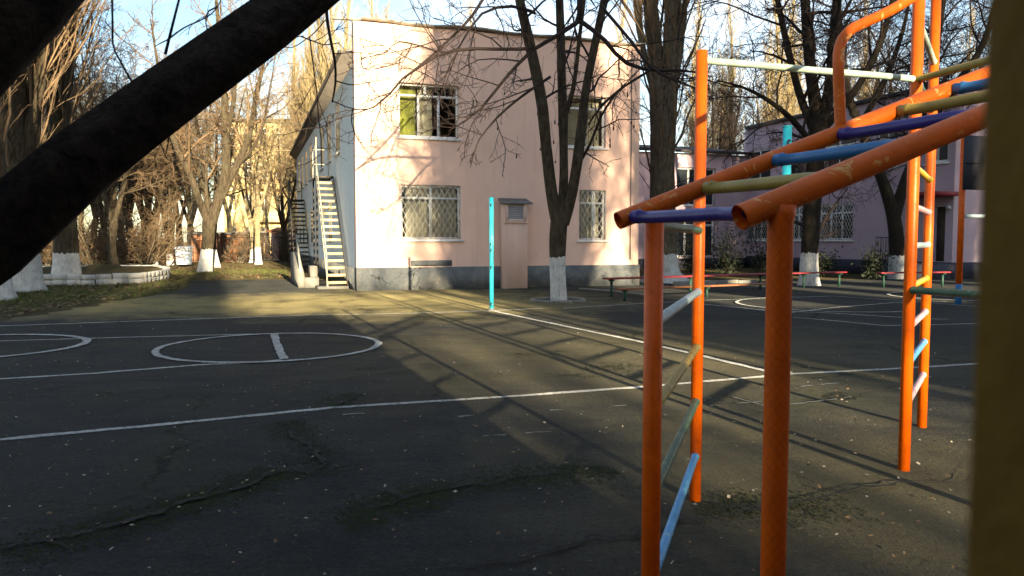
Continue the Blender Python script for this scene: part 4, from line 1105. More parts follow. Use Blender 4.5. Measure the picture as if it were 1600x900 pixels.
# ------------------------------------------------------------------ right wing and annex
C1 = np.array([(1487 - 800) / FPX * 27.4, 27.4, 0])
WL = 12.0; WH = 6.9
W1 = Frame(C1 + E2 * WL, -E2, -E1); W2 = Frame(C1, E1, -E2)
wing = empty('wing_building', C1, 'two storey lilac pink wing in the shade on the right, with barred windows', 'building')
def wop(a, b, z0, z1): return (W1.hit(a, 350)[0], W1.hit(b, 350)[0], z0, z1)
wl = [wop(1166, 1200, 1.4, 2.95), wop(1222, 1260, 1.4, 2.95), wop(1280, 1333, 1.4, 2.95)]
wu = [wop(1168, 1202, 4.2, 5.8), wop(1222, 1260, 4.2, 5.8), wop(1282, 1335, 4.2, 5.8), wop(1366, 1400, 4.2, 5.8), wop(1442, 1478, 4.2, 5.8)]
wd = wop(1460, 1477, .62, 2.6)
mb = MB(); wall(mb, W1, 0, WL, .6, WH, wl + wu + [wd]); part(mb, 'facade_wall', M['pink_wing'], wing)
mb = MB(); wall(mb, W2, .352, 9, .6, WH, []); part(mb, 'end_wall', M['pink_wing'], wing)
mb = MB(); W1.box(mb, 0, WL, 0, .6, -.35, .03); W2.box(mb, .352, 9, 0, .6, -.35, .03); part(mb, 'plinth', M['plinth_dark'], wing)
mb = MB(); W1.box(mb, -.3, 0, 0, WH, -9, 0); W1.box(mb, 0, WL, 0, WH, -9.3, -9); part(mb, 'rear_walls', M['pink_wing'], wing)
mb = MB(); W1.box(mb, -.1, WL + .15, WH + .003, WH + .16, -9.5, .16); part(mb, 'roof', M['dark_roof'], wing)
mb = MB(); W1.box(mb, 2, 3, WH + .203, WH + .9, -3, -2.2); part(mb, 'chimney', M['brick_brown'], wing)
for o_ in wl: window(wing, W1, o_, (.33, .66), pane='dark_glass', trans=.74, grille=True, deep=.06, fw_=.08)
for o_ in wu: window(wing, W1, o_, (.5,), pane='dark_glass', trans=.74, deep=.06, fw_=.08)
mb = MB(); W1.box(mb, wd[0] + .01, wd[1] - .01, wd[2], wd[3], -.2, -.12); part(mb, 'door', M['wood_dark'], wing)
mb = MB(); W1.box(mb, wd[0] - 1.2, WL + .2, 2.95, 3.1, .003, 1.1); part(mb, 'canopy', M['bench_red'], wing)
mb = MB(); W1.box(mb, wd[0] - 1.2, WL - .01, 0, .56, .033, 1.6); part(mb, 'porch', M['plinth_dark'], wing)
mb = MB()
xa, xb = wd[0] - 1.15, WL - .05
mb.tube([W1.p(xa, 1.5, .1), W1.p(xa, 1.5, 1.55), W1.p(xb, 1.5, 1.55)], .02, 6)
for k in range(17):
    x = xa + (xb - xa) * k / 16; mb.tube([W1.p(x, .56, 1.55), W1.p(x, 1.5, 1.55)], .01, 5)
for k in range(6): mb.tube([W1.p(xa, .56, .1 + k * .24), W1.p(xa, 1.5, .1 + k * .24)], .01, 5)
part(mb, 'porch_railing', M['steel_dark'], wing)
mb = MB(); p = W1.p(WL - .12, 2.55, .12); mb.tube([p - [0, 0, .09], p - [0, 0, .05], p, p + [0, 0, .05], p + [0, 0, .09]], [.03, .08, .1, .08, .03], 10); part(mb, 'wall_lamp', M['louvre'], wing)

AN = C1 + E2 * WL; AL = 6.3; AH = 5.6
N1 = Frame(AN - E1 * AL, E1, -E2)
ann = empty('annex_building', N1.o, 'low pink link building with glazed entrance between the front house and the right wing', 'building')
def nop(a, b, c, d_): return (N1.hit(a, 300)[0], N1.hit(b, 300)[0], N1.hit(1090, d_)[1], N1.hit(1090, c)[1])
nu, nl = nop(1057, 1118, 262, 322), nop(1048, 1118, 332, 404)
nl = (nl[0], nl[1], max(.55, nl[2]), nl[3])
mb = MB(); wall(mb, N1, -.6, AL - .003, .5, AH, [nu, nl]); part(mb, 'front_wall', M['pink_wing'], ann)
mb = MB(); N1.box(mb, -.6, AL - .003, 0, .5, -.3, .03); part(mb, 'plinth', M['plinth_dark'], ann)
mb = MB(); N1.box(mb, -.6, AL, 0, AH, -8, -7.7); N1.box(mb, -.95, -.603, 0, AH, -8, 0); part(mb, 'rear_walls', M['pink_wing'], ann)
mb = MB(); mb.extrude([N1.p(-1, AH + .003, .35), N1.p(AL - .01, AH + .003, .35), N1.p(AL - .01, AH + .75, -4), N1.p(-1, AH + .75, -4)], (0, 0, .12)); part(mb, 'roof', M['dark_roof'], ann)
window(ann, N1, nu, (.33, .66), pane='dark_glass', trans=None, sill=False, fw_=.09); window(ann, N1, nl, (.35, .7), pane='dark_glass', trans=.72, sill=False, fw_=.1, part='glazed_door')

# ------------------------------------------------------------------ far buildings on the left
def block(name, px0, px1, d_, H, floors, bays, m, label, deep=8, roofm='dark_roof', wm='steel_dark'):
    o = np.array([(px0 - 800) / FPX * d_, d_, 0]); Wd = (px1 - px0) / FPX * d_
    f = Frame(o, (1, 0, 0), (0, -1, 0)); root = empty(name, o, label, 'building')
    ops = []; fh = H / floors; bw = Wd / bays
    for i in range(floors):
        for j in range(bays): ops.append((bw * (j + .25), bw * (j + .75), fh * (i + .32), fh * (i + .82)))
    mb = MB(); wall(mb, f, 0, Wd, 0, H, ops, .3); part(mb, 'facade', m, root)
    mb = MB(); f.box(mb, 0, .3, 0, H, -deep, -.302); f.box(mb, Wd - .3, Wd, 0, H, -deep, -.302); f.box(mb, .3, Wd - .3, 0, H, -deep, -deep + .3); part(mb, 'side_walls', m, root)
    mb = MB(); f.box(mb, -.3, Wd + .3, H + .003, H + .3, -deep - .3, .3); part(mb, 'roof', M[roofm], root)
    for o_ in ops: window(root, f, o_, (.5,), .7, sill=True)
    return root, f
blk, bf = block('apartment_block', 352, 452, 78, 13.2, 4, 4, M['yellow'], 'tall yellow apartment block glowing in the sun behind the bare trees at left')
for i in range(1, 4):
    mb = MB(); bf.box(mb, 3.6, 6.2, 3.3 * i - .1, 3.3 * i + .9, .003, 1.2); part(mb, 'balcony', M['yellow'], blk)
gar = empty('garage_row', P(340, 412, 50) * [1, 1, 0], 'low brown garages behind the V-shaped tree', 'garage')
gf = Frame(np.array([(300 - 800) / FPX * 50, 50, 0]), (1, 0, 0), (0, -1, 0))
mb = MB(); wall(mb, gf, 0, 3.4, 0, 1.75, [(.3, 1.5, 0.02, 1.4), (1.9, 3.1, 0.02, 1.4)], .25); gf.box(mb, 0, .25, 0, 1.75, -4, -.252); gf.box(mb, 3.15, 3.4, 0, 1.75, -4, -.252); part(mb, 'walls', M['brick_brown'], gar)
mb = MB(); gf.box(mb, -.2, 3.6, 1.753, 1.9, -4.2, .25); part(mb, 'roof', M['roof_grey'], gar)
for a in (.3, 1.9):
    mb = MB(); gf.box(mb, a, a + 1.2, .02, 1.4, -.16, -.1); [gf.box(mb, a + .1 + k * .28, a + .3 + k * .28, .1, 1.3, -.1, -.08) for k in range(4)]; part(mb, 'garage_door', M['bench_brown'], gar)
shd = empty('shed', np.array([(424 - 800) / FPX * 52, 52, 0]), 'small pink shed with red brown roof by the far stairs', 'shed')
sf = Frame(shd.location, (1, 0, 0), (0, -1, 0))
mb = MB(); wall(mb, sf, 0, 1.7, 0, 1.9, [(.5, 1.2, .02, 1.6)], .2); sf.box(mb, 0, .2, 0, 1.9, -2, -.202); sf.box(mb, 1.5, 1.7, 0, 1.9, -2, -.202); part(mb, 'walls', M['pink_wing'], shd)
mb = MB(); mb.extrude([sf.p(-.2, 1.9, .25), sf.p(1.9, 1.9, .25), sf.p(1.9, 2.2, -2.2), sf.p(-.2, 2.2, -2.2)], (0, 0, .1)); part(mb, 'roof', M['bench_brown'], shd)
mb = MB(); sf.box(mb, .5, 1.2, .02, 1.6, -.16, -.1); part(mb, 'door', M['wood_dark'], shd)

# metal fence across the back of the yard
def fence(a, b, H, label, gate=None):
    a = np.asarray(a, float); b = np.asarray(b, float); L = np.linalg.norm(b - a); ex = (b - a) / L
    f = Frame(a, ex, (ex[1], -ex[0], 0)); root = empty('metal_fence', a, label, 'fence')
    n = max(2, int(L / 2.5))
    for k in range(n + 1):
        mb = MB(); x = L * k / n; mb.bar(f.p(x, 0), f.p(x, H + .1), .06, .06); part(mb, 'post', M['fence'], root)
    mb = MB()
    for z in (.25, H - .15): mb.bar(f.p(0, z, .034), f.p(L, z, .034), .03, .04)
    for k in range(int(L / .13)): mb.bar(f.p(.065 + k * .13, .15, .06), f.p(.065 + k * .13, H, .06), .016, .016)
    part(mb, 'bar_panel', M['fence'], root)
    return root
fence((-34, 42, 0), (-17.5, 44, 0), 2.0, 'long black bar fence behind the flower bed at the left')
fence((-17.2, 45, 0), (-12.8, 46, 0), 1.7, 'short black bar fence between the garages and the far staircase')

# ------------------------------------------------------------------ flower bed, container, kerbs
fb = empty('flower_bed', (-13.4, 25.5, 0), 'whitewashed block flower bed with grassy earth, behind the white-footed poplars', 'flower bed')
out = [G(52, 442), G(60, 446), G(150, 446), G(225, 443), G(262, 437), G(266, 431), G(240, 426), G(60, 428), G(40, 434)]
out = [np.array([p[0], p[1]]) for p in out]; cen = sum(out) / len(out)
ins = [cen + (p - cen) * (1 - .25 / max(np.linalg.norm(p - cen), .3)) for p in out]
mb = MB(); n = len(out)
rgb = np.random.default_rng(5)
for i in range(n):
    j = (i + 1) % n; L = np.linalg.norm(out[j] - out[i]); k = max(1, int(L / .4))
    for s in range(k):
        for row in range(2):
            a, b = (s + .02) / k, (s + .98) / k
            o0, o1 = out[i] + (out[j] - out[i]) * a, out[i] + (out[j] - out[i]) * b; i0, i1 = ins[i] + (ins[j] - ins[i]) * a, ins[i] + (ins[j] - ins[i]) * b
            jit = rgb.normal(0, .012, 2); z0 = .175 * row + .004
            mb.prism([o0 + jit, o1 + jit, i1 + jit, i0 + jit], z0, z0 + .165 + rgb.normal(0, .010))
part(mb, 'block_edging', M['whitewash'], fb)
mb = MB(); vs = []; NR = 10
ring = [ins[i] for i in range(n)]
for r_ in range(NR + 1):
    t = 1 - r_ / NR
    for p in ring:
        q = cen + (p - cen) * t * .999; mound = .30 + .05 * (1 - t) + .22 * math.exp(-((q[0] - G(240, 430)[0])**2 + (q[1] - 27)**2) / .9) + rgb.normal(0, .02)
        vs.append((q[0], q[1], mound))
mb.add(vs, [(r_ * n + i, r_ * n + (i + 1) % n, (r_ + 1) * n + (i + 1) % n, (r_ + 1) * n + i) for r_ in range(NR) for i in range(n)])
part(mb, 'earth', M['soil'], fb, smooth=True)

cb = G(288, 417); ct = empty('waste_container', cb, 'pale blue plastic waste container on wheels under the left trees', 'container')
mb = MB(); q0 = [(-.34, -.34), (.34, -.34), (.34, .34), (-.34, .34)]
vs = [(x * .85, y * .85, .12) for x, y in q0] + [(x, y, .95) for x, y in q0]
mb.add(vs, [(3, 2, 1, 0), (4, 5, 6, 7), (0, 1, 5, 4), (1, 2, 6, 5), (2, 3, 7, 6), (3, 0, 4, 7)]); mb.build('body', M['bin_blue'], ct, bevel=.03)
mb = MB(); mb.add([(-.38, -.38, .953), (.38, -.38, .953), (.38, .38, 1.0), (-.38, .38, 1.0), (-.33, -.3, 1.05), (.33, -.3, 1.05), (.33, .33, 1.1), (-.33, .33, 1.1)],
              [(0, 1, 2, 3), (4, 5, 6, 7), (0, 1, 5, 4), (1, 2, 6, 5), (2, 3, 7, 6), (3, 0, 4, 7)]); mb.build('lid', M['bin_blue'], ct, bevel=.02)
for sx in (-1, 1):
    mb = MB(); mb.tube([(sx * .24, .26, .1), (sx * .3, .26, .1)], .1, 14); mb.build('wheel', M['black_hook'], ct)

def kerb(pts, w_, h, label, m='concrete', closed=False):
    root = empty('kerb_stones', (*np.asarray(pts[0], float)[:2], 0), label, 'kerb')
    mb = MB(); pts = [np.asarray(p, float)[:2] for p in pts]
    if closed: pts = pts + [pts[0]]
    rg = np.random.default_rng(len(label))
    for a, b in zip(pts[:-1], pts[1:]):
        L = np.linalg.norm(b - a); k = max(1, int(L / .9)); 
        for s in range(k):
            p0, p1 = a + (b - a) * (s + .015) / k, a + (b - a) * (s + .985) / k
            hh = h * rg.uniform(.8, 1.1); mb.bar((*p0, hh / 2), (*p1, hh / 2), w_, hh)
    part(mb, 'stones', M[m], root, bevel=.015)
    return root
kerb([b1[:2] + np.array([.62 * math.cos(a), .55 * math.sin(a)]) for a in np.linspace(.3, 5.9, 9)], .10, .07, 'broken pale kerb ring around the foot of the three-stemmed tree')
kerb([G(1052, 447), G(1120, 445), G(1182, 442)], .14, .13, 'pale kerb stones behind the red bench, before the annex')
kerb([G(1368, 433), G(1420, 434), G(1482, 431)], .14, .13, 'pale kerb stones in front of the right wing, behind the tall ladder')
kerb([G(905, 452), G(960, 456), G(1010, 462)], .12, .05, 'worn flush kerb running from the right end of the pink front to the benches')

# ------------------------------------------------------------------ benches
def bench(a, b, h, w_, seatm, label, nleg=3, legm='bench_green'):
    a = np.asarray(a, float); b = np.asarray(b, float); L = np.linalg.norm(b - a); ex = (b - a) / L; f = Frame(a, ex, (ex[1], -ex[0], 0))
    root = empty('long_bench', a, label, 'bench', 'long low benches on the far side of the yard')
    mb = MB(); mb.box(f.p(L / 2, h - .02), (L, w_, .04), (ex, f.en, EZ)); part(mb, 'seat', M[seatm], root, bevel=.008)
    for k in range(nleg):
        x = .18 + (L - .36) * k / (nleg - 1); mb = MB()
        mb.tube([f.p(x, 0), f.p(x, h - .086)], .034, 10)
        mb.bar(f.p(x, h - .065, -w_ * .4), f.p(x, h - .065, w_ * .4), .04, .04)
        part(mb, 'leg', M[legm], root)
    return root
bench(G(946, 464), G(1195, 453), .47, .26, 'bench_red', 'long red plank bench on green legs right of the sunlit facade corner')
bench(G(966, 471), G(1225, 459), .30, .22, 'bench_brown', 'lower brown plank bench in front of the long red one')
bench(G(1190, 452), G(1318, 448), .46, .26, 'bench_red', 'dull red bench in the shade beside the whitewashed dark trunk', 3)
bench(G(1372, 450), G(1480, 448), .46, .26, 'bench_red', 'dull red bench behind the tall ladder posts, before the right wing', 3)

# ------------------------------------------------------------------ volleyball posts
def net_post(px, py, H, r_, label, hooks, glossm='turquoise'):
    b = G(px, py); root = empty('net_post', b, label, 'post', 'turquoise net posts')
    mb = MB(); mb.tube([(0, 0, -.05), (0, 0, H * .5), (0, 0, H)], r_, 16); mb.build('pole', M[glossm], root, smooth=False)
    mb = MB(); mb.tube([(0, 0, H - .001), (0, 0, H + .015)], r_ * 1.12, 16); mb.build('cap', M[glossm], root)
    mb = MB(); mb.tube([(0, 0, 0), (0, 0, .02), (0, 0, .021), (0, 0, .05)], [r_ * 2.4, r_ * 2.3, r_ * 1.35, r_ * 1.2], 16); mb.build('foot_collar', M['concrete'], root)
    for z in hooks:
        mb = MB(); a = np.linspace(.3, 5.6, 9); mb.tube([(.012 * math.cos(t), -r_ - .012 + .0 * t, z + .028 * math.sin(t)) for t in a], .008, 5); mb.build('hook', M['black_hook'], root)
    return root
net_post(768, 486, 2.22, .043, 'turquoise steel net post with black hooks standing before the pink facade', (.14, .86, 1.2, 1.32, 2.08))
net_post(1222, 583, 2.56, .045, 'nearer turquoise net post mostly hidden behind the orange ladder rails', (.2, 1.2, 2.4))

# ------------------------------------------------------------------ orange climbing frame
pA = G(1086, 783)[:2]; pB = G(1412, 735)[:2]; pC = G(1440, 668)[:2]
pD = np.array([.462, 2.5]); pE = np.array([.662, 1.9]); LV = 2.345
r1o = P(966, 345, 2.44); dirr = np.array([.958, .287, .372])
def rail1(t): return r1o + dirr * t
r2o = P(1156, 340, 1.87)
def rail2(t): return r2o + dirr * t
tF = (2.755 - r1o[0]) / dirr[0]; pF = rail1(tF)[:2]; pH = rail2(tF)[:2]
cf = empty('climbing_frame', (*pA, 0), 'orange pipe climbing frame with coloured rungs and a rising ladder, in the right foreground', 'climbing frame')
V3 = lambda p, z: np.array([p[0], p[1], z])
def pipe(pts, r_, m, name, label=None, sides=20, smooth=True):
    mb = MB()
    if name in ('rung', 'crossbar'):      # thickened, uneven weld beads where the bar meets the uprights
        a, b = np.asarray(pts[0], float), np.asarray(pts[-1], float); L = np.linalg.norm(b - a)
        st = [0, .024, .034, .040, .046, .2, .5, .8]; st = [x if x < .1 else x * L for x in st] + [L - .046, L - .040, L - .034, L - .024, L]
        f = [1.1, 1.1, 1.2, 1.08, 1.0, 1.0, 1.012, 1.0, 1.0, 1.08, 1.2, 1.1, 1.1]
        sag = np.random.default_rng(int(L * 1e5) % 999).normal(0, .0012, (13, 3)) 
        mb.tube([a + (b - a) * x / L + g for x, g in zip(st, sag)], [r_ * k for k in f], sides, True)
    else: mb.tube(pts, r_, sides, True)
    o = part(mb, name, M[m], cf, smooth=False, label=label)
    me = o.data
    me.polygons.foreach_set('use_smooth', [len(p.vertices) == 4 for p in me.polygons]); return o
def hollow(pts, r_, m, name):
    """rail with an open, dark end"""
    mb = MB(); mb.tube(pts, r_, 24, False); mb.tube(pts, r_ * .86, 24, False)
    p0 = np.asarray(pts[0], float); 
    o = part(mb, name, M[m], cf, smooth=True); return o
PR = .031
def zat(rail, p):
    t = np.linspace(-.1, 3, 400); q = np.array([rail(x) for x in t]); i = np.argmin(np.hypot(q[:, 0] - p[0], q[:, 1] - p[1])); return q[i][2]
pipe([V3(pA, -.05), V3(pA, 1.2), V3(pA, 2.378)], PR * .98, 'orange', 'post')
pipe([V3(pB, -.05), V3(pB, 1.4), V3(pB, 3.3)], .034, 'orange', 'post')
pipe([V3(pC, -.05), V3(pC, 1.4), V3(pC, 3.3)], .034, 'orange', 'post')
pipe([V3(pD, -.05), V3(pD, .8), V3(pD, zat(rail1, pD) - .01)], PR, 'orange', 'post')
pipe([V3(pE, -.05), V3(pE, .8), V3(pE, zat(rail2, pE) - .05), V3(pE, zat(rail2, pE) - .035), V3(pE, zat(rail2, pE) - .01)], [PR, PR, PR, PR * 1.13, PR * 1.2], 'orange_diamond', 'post', 'post with the diamond imprint of a net in its paint')  # darker diamond lattice mixed into the orange enamel
pipe([V3(pF, -.05), V3(pF, 1.4), V3(pF, 3.0)], .034, 'orange', 'post')
pipe([V3(pH, -.05), V3(pH, 1.4), V3(pH, 2.5)], .034, 'orange', 'post')
hollow([rail1(0), rail1(.05), rail1(1.2), rail1(tF)], .0285, 'orange_worn', 'ladder_rail')
hollow([rail2(0), rail2(.05), rail2(1.2), rail2(tF)], .032, 'orange_worn', 'ladder_rail')
# rungs of the rising ladder
for k, (px, m, lb) in enumerate([(980, 'violet', 'violet rung at the open lower end'), (1097, 'olive', 'olive yellow second rung'), (1205, 'blue', 'blue third rung'), (1305, 'violet', 'purple fourth rung'), (1397, 'olive', 'olive fifth rung'), (1483, 'blue', 'blue sixth rung'), (1560, 'olive', None)]):
    tt = np.linspace(-.05, 2.4, 800); q = np.array([rail1(x) for x in tt]); sx = 800 + FPX * q[:, 0] / (q[:, 1] * CP - (q[:, 2] - CAMZ) * SP)
    t = tt[np.argmin(np.abs(sx - px))]
    if k == 0: t += .012
    ra, rb = rail1(t) + [0, 0, -.004], rail2(t) + [0, 0, -.004]; rd = (rb - ra) / np.linalg.norm(rb - ra)
    pipe([ra + rd * .023, rb - rd * .027], .0185, m, 'rung', lb, 16)
# curved handrail on the far rail
tt = np.linspace(0, 2.4, 800); q = np.array([rail1(x) for x in tt]); sx = 800 + FPX * q[:, 0] / (q[:, 1] * CP - (q[:, 2] - CAMZ) * SP)
th = tt[np.argmin(np.abs(sx - 1313))]; h0 = rail1(th); dh = h0[1]
hp = [h0, P(1312, 160, dh), P(1310, 100, dh), P(1311, 78, dh + .01), P(1317, 60, dh + .02), P(1330, 46, dh + .03), P(1350, 36, dh + .05), P(1390, 17, dh + .09), P(1430, -6, dh + .13), P(1530, -60, dh + .25), P(1640, -120, dh + .38)]
q, r_ = smooth_line(hp, [.0185] * len(hp), 50); pipe(q, .0185, 'orange_worn', 'handrail', None, 16)
# crossbars of the high frame
pipe([V3(pA, LV - .015), V3(pB, LV)], .018, 'mint', 'crossbar', 'pale mint crossbar with worn bands', 14)
pipe([V3(pB, LV), V3(pF, LV)], .021, 'olive', 'crossbar', 'olive yellow crossbar', 14)
pipe([V3(pB, 1.10), V3(pF, 1.12)], .022, 'green_pipe', 'crossbar', 'dark green low crossbar', 14)
pipe([V3(pA, LV - .05), V3(pF, LV - .05)][:1] + [V3(pF, LV - .03)], .02, 'green_pipe', 'crossbar', None, 14) if False else None
# ladder between the two left posts
for zA, m, lb in ((1.45, 'green_pipe', 'grey green top rung'), (1.127, 'silver_blue', 'silver blue rung'), (.836, 'olive', 'olive yellow rung'), (.545, 'green_pipe', 'green rung'), (.25, 'sky_blue', 'bright blue lowest rung')):
    pipe([V3(pA, zA), V3(pD, zA)], .0185, m, 'rung', lb, 14)
# ladder between the two tall posts
for y, m, lb in ((130, 'green_pipe', 'green upper rung'), (262, 'yellow_pipe', 'bright yellow rung'), (323, 'pink_pipe', 'pale pink rung'), (384, 'silver_blue', 'pale blue rung'), (447, 'yellow_pipe', 'yellow rung at the green crossbar'), (510, 'pink_pipe', 'pink rung'), (566, 'sky_blue', 'blue rung with dark bands'), (628, 'pink_pipe', 'reddish pink lowest rung'), (40, 'mint', None)):
    z = P(1420, y, pB[1] + .1)[2]
    pipe([V3(pB, z), V3(pC, z)], .02, m, 'rung', lb, 14)

# ------------------------------------------------------------------ board stand on the far right
bsb = G(1497, 476); dB = bsb[1]
bs = empty('board_stand', bsb, 'orange posts with blue feet carrying a big dark board at the far right', 'board stand')
sx_ = np.array([E1[0], E1[1], 0])
for k, off in enumerate((0, 1.75)):
    mb = MB(); b = sx_ * off; mb.tube([b + [0, 0, .45], b + [0, 0, 2], b + [0, 0, 3.6]], .062, 14); mb.build('post', M['orange'], bs)
    mb = MB(); mb.tube([b + [0, 0, -.05], b + [0, 0, .2], b + [0, 0, .45]], .066, 14); mb.build('post_foot', M['blue'], bs)
mb = MB(); mb.tube([sx_ * .06 + [0, 0, 1.92], sx_ * 1.69 + [0, 0, 1.92]], .04, 12); mb.build('crossbar', M['silver_blue'], bs)
mb = MB(); c = sx_ * .87 + np.array([0, 0, 3.05]) + E2 * -.09
mb.box(c, (1.9, .04, 1.15), (E1, E2, EZ)); 
mb.bar(c - E1 * .94 - E2 * .026, c + E1 * .94 - E2 * .026, .03, .03)
mb.build('board', M['board_dark'], bs)

# ------------------------------------------------------------------ dark post right beside the camera
mb = MB(); xp = (1515 - 800) / FPX * .17
op_ = empty('wooden_post', (xp + .055, .13, 0), 'dark ochre post close up along the right edge, out of focus', 'post')
mb = MB(); mb.box((0, 0, 1.3), (.11, .08, 2.6)); mb.build('shaft', M['post_ochre'], op_, bevel=.004)
mb = MB()
for (z, y) in ((1.452, -.02),):
    mb.tube([(-.056, y, z), (-.060, y, z)], .005, 10)
mb.build('bolt_head', M['black_hook'], op_)

# ------------------------------------------------------------------ added pavilion and low house, with unseen trees, to shade the yard
pv = empty('shade_pavilion', (-3, -2, 0), 'open fronted play pavilion behind the photographer', 'pavilion')  # added pavilion out of view, shades the foreground
U = np.array([.932, .361, 0]); T_ = np.array([-.361, .932, 0])
def US(u, s, z): return U * u + T_ * s + EZ * z
mb = MB()
def usbox(mb, u0, u1, s0, s1, z0, z1): mb.box(US((u0 + u1) / 2, (s0 + s1) / 2, (z0 + z1) / 2), (u1 - u0, s1 - s0, z1 - z0), (U, T_, EZ))
usbox(mb, -9, 1.95, -4.4, -4.2, 0, 2.7); part(mb, 'shade_back_wall', M['pink_wing'], pv)
mb = MB(); usbox(mb, -9.2, 2.05, -4.5, -.1, 2.72, 2.9); part(mb, 'roof', M['dark_roof'], pv)
mb = MB(); usbox(mb, 1.8, 1.92, -4.19, -2.6, 0, 2.7); part(mb, 'side_wall', M['pink_wing'], pv)

sh2 = empty('added_long_shed', US(16, -16, 0), 'long low store house behind the photographer', 'shed')  # added block out of view, keeps sun off the ground at right
mb = MB(); usbox(mb, 6.6, 34, -19, -15, 0, 5.0); part(mb, 'walls', M['brick_brown'], sh2)
mb = MB(); usbox(mb, 6.3, 34.3, -19.3, -14.7, 5.003, 5.3); part(mb, 'roof', M['dark_roof'], sh2)
BG = 'bare trees behind the photographer'
def behind(pr, u, s, sc_, rz):
    p = US(u, s, 0); o = copy_tree(pr); o.location = p; o.scale = (sc_,) * 3; o.rotation_euler = (0, 0, rz); o['label'] = 'bare tree standing behind the photographer'; o['group'] = BG
for (pr, u, s, sc_, rz) in [(popD, 7.0, -11, 1, .3), (popD, 7.9, -13, 1.05, 1.5), (popD, 8.8, -11, .95, 2.5), (popD, 9.6, -14, 1, .7), (popD, 7.4, -18, 1.1, 4.1), (popD, 8.5, -20, 1.1, 5.5), (popD, 9.4, -18, 1, 3.3),
        (popD, 12.9, -12, 1.0, 3.9), (popD, 13.6, -16, 1.0, 2.2), (popD, 14.6, -13, 1, 5), (popD, 16.6, -12, 1, .9), (sprA, 8.2, -8, 1.2, 2.0), (sprK, 9.0, -22, 1.3, 1.0), (sprK, 6.9, -24, 1.2, 2.0),
        (sprK, 2.4, -34, .85, 1.), (sprA, 1.8, -30, .75, 4.), (sprA, 5.6, -36, .75, 3.),
        (popD, -4.5, -17, .65, .1), (popD, -4.9, -19, .68, 1.1), (popD, -6.4, -18, .65, 2.1), (popD, -.5, -18, .6, 3.), (popD, -.8, -20, .62, 4.),
        (sprK, -2.2, -14, .95, .2), (sprK, -4.2, -16, 1, 1.2), (sprK, -6, -13, .95, 2.2), (sprK, -8, -16, 1, 3.2), (sprK, -10.5, -14, 1, 4.2), (sprK, -13, -16, 1, 5.2), (popD, -5.2, -20, .7, 0), (popD, -9.4, -20, .7, 2), (popD, -3.2, -22, .65, 1), (popD, 19, -12, 1, 1.9), (popD, 22, -13, 1, 2.9), (popD, 24, -12, 1, .4), (popD, 25.6, -13, 1, 1.4), (popD, 27.2, -12, 1, 2.4), (sprK, 24.6, -8, 1.1, 1.4),
        (sprA, -3.5, -14, .8, 3.6), (sprA, -6.5, -12, .75, .6), (sprB, -9, -14, .9, 2.6), (sprB, -1, -16, .85, 4.6)]:
    behind(pr, u, s, sc_, rz)

rg = np.random.default_rng(77); mb = MB(); vs = []; fs = []
for k in range(26000):
    x = rg.uniform(-46, -22.5); hh = 2.2 + .9 * math.sin(x * .9) + .5 * math.sin(x * 2.3); p = np.array([x, rg.uniform(49, 54), hh * rg.beta(1.1, 1.6)])
    u = unit(rg.normal(0, 1, 3)); v = unit(np.cross(u, rg.normal(0, 1, 3))); s_ = rg.uniform(.04, .16); b = len(vs)
    vs += [p - u * s_, p + v * s_ * .4, p + u * s_, p - v * s_ * .4]; fs.append((b, b + 1, b + 2, b + 3))
mb.add(vs, fs); tag(mb.build('undergrowth', simple('undergrowth', (.05, .036, .018), .95, .5, 2, 0)), 'dense dark undergrowth behind the black fence at left', 'undergrowth', kind='stuff')

# ------------------------------------------------------------------ overhead cable, litter, grass
mb = MB(); a = np.array([-26, 38, 8.6]); b = np.array([-7, 45, 8.2]); q = [a + (b - a) * t - EZ * 1.2 * math.sin(math.pi * t) * .5 for t in np.linspace(0, 1, 16)]
mb.tube(q, .02, 5); tag(mb.build('overhead_cable', M['steel_dark']), 'thin overhead cable crossing the bare trees left of the eave', 'cable')

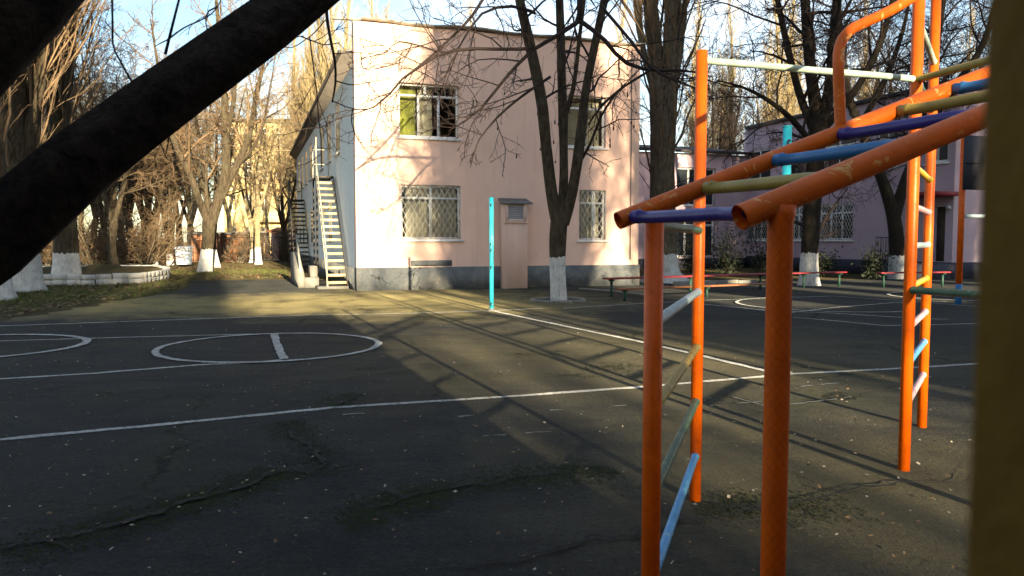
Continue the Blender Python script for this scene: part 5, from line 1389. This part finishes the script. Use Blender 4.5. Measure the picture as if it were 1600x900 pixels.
def leaves(name, m, n, fn, smin, smax, seed, label):
    rg = np.random.default_rng(seed); mb = MB()
    for k in range(n):
        p = fn(rg)
        if p is None: continue
        s = rg.uniform(smin, smax); a = rg.uniform(0, 6.28); u = np.array([math.cos(a), math.sin(a), rg.normal(0, .2)]); v = np.array([-math.sin(a), math.cos(a), rg.normal(0, .35)])
        c = np.array([p[0], p[1], .028 + s * .1]); w_ = rg.uniform(.3, .7)
        mb.add([c - u * s, c + v * s * w_, c + u * s, c - v * s * w_ + EZ * s * .15], [(0, 1, 2), (0, 2, 3)])
    return tag(mb.build(name, m), label, 'leaves', kind='stuff')
def near_pt(rg):
    d_ = 2.2 + 14 * rg.beta(1.1, 1.6); x = rg.uniform(-.75, .72) * d_; return (x, d_)
leaves('fallen_leaves', M['leaf_pale'], 750, near_pt, .006, .016, 1, 'scattered pale dry leaves on the asphalt')
leaves('fallen_leaves', M['leaf_brown'], 900, near_pt, .007, .018, 2, 'scattered brown dry leaves on the asphalt')
vg = [(-30, 14), G(0, 500)[:2], G(100, 482)[:2], G(240, 460)[:2], G(290, 450)[:2], G(300, 438)[:2], G(470, 435)[:2], (-12, 40), (-34, 40)]
vg = [np.asarray(p, float)[:2] for p in vg]
def inpoly(x, y, P_):
    c = False; n = len(P_)
    for i in range(n):
        a, b = P_[i], P_[i - 1]
        if (a[1] > y) != (b[1] > y) and x < (b[0] - a[0]) * (y - a[1]) / (b[1] - a[1]) + a[0]: c = not c
    return c
def verge(rg):
    x, y = rg.uniform(-30, -8), rg.uniform(13, 40)
    return (x, y) if inpoly(x, y, vg) else None
leaves('leaf_litter', M['leaf_brown'], 16000, verge, .03, .07, 3, 'brown leaf litter on the verge under the left trees')
rg = np.random.default_rng(9); mb = MB(); vs = []; fs = []
cl = [(rg.uniform(-28, -8), rg.uniform(14, 36), rg.uniform(.8, 2.5)) for _ in range(70)]
for k in range(60000):
    c = cl[rg.integers(len(cl))]; x, y = c[0] + rg.normal(0, c[2]), c[1] + rg.normal(0, c[2])
    if not inpoly(x, y, vg): continue
    h = rg.uniform(.03, .10); a = rg.uniform(0, 6.28); dx, dy = .006 * math.cos(a), .006 * math.sin(a); b = len(vs)
    vs += [(x - dx, y - dy, 0), (x + dx, y + dy, 0), (x + rg.normal(0, .03), y + rg.normal(0, .03), h)]; fs.append((b, b + 1, b + 2))
mb.add(vs, fs); tag(mb.build('grass', M['grass']), 'short patchy grass on the left verge', 'grass', kind='stuff')
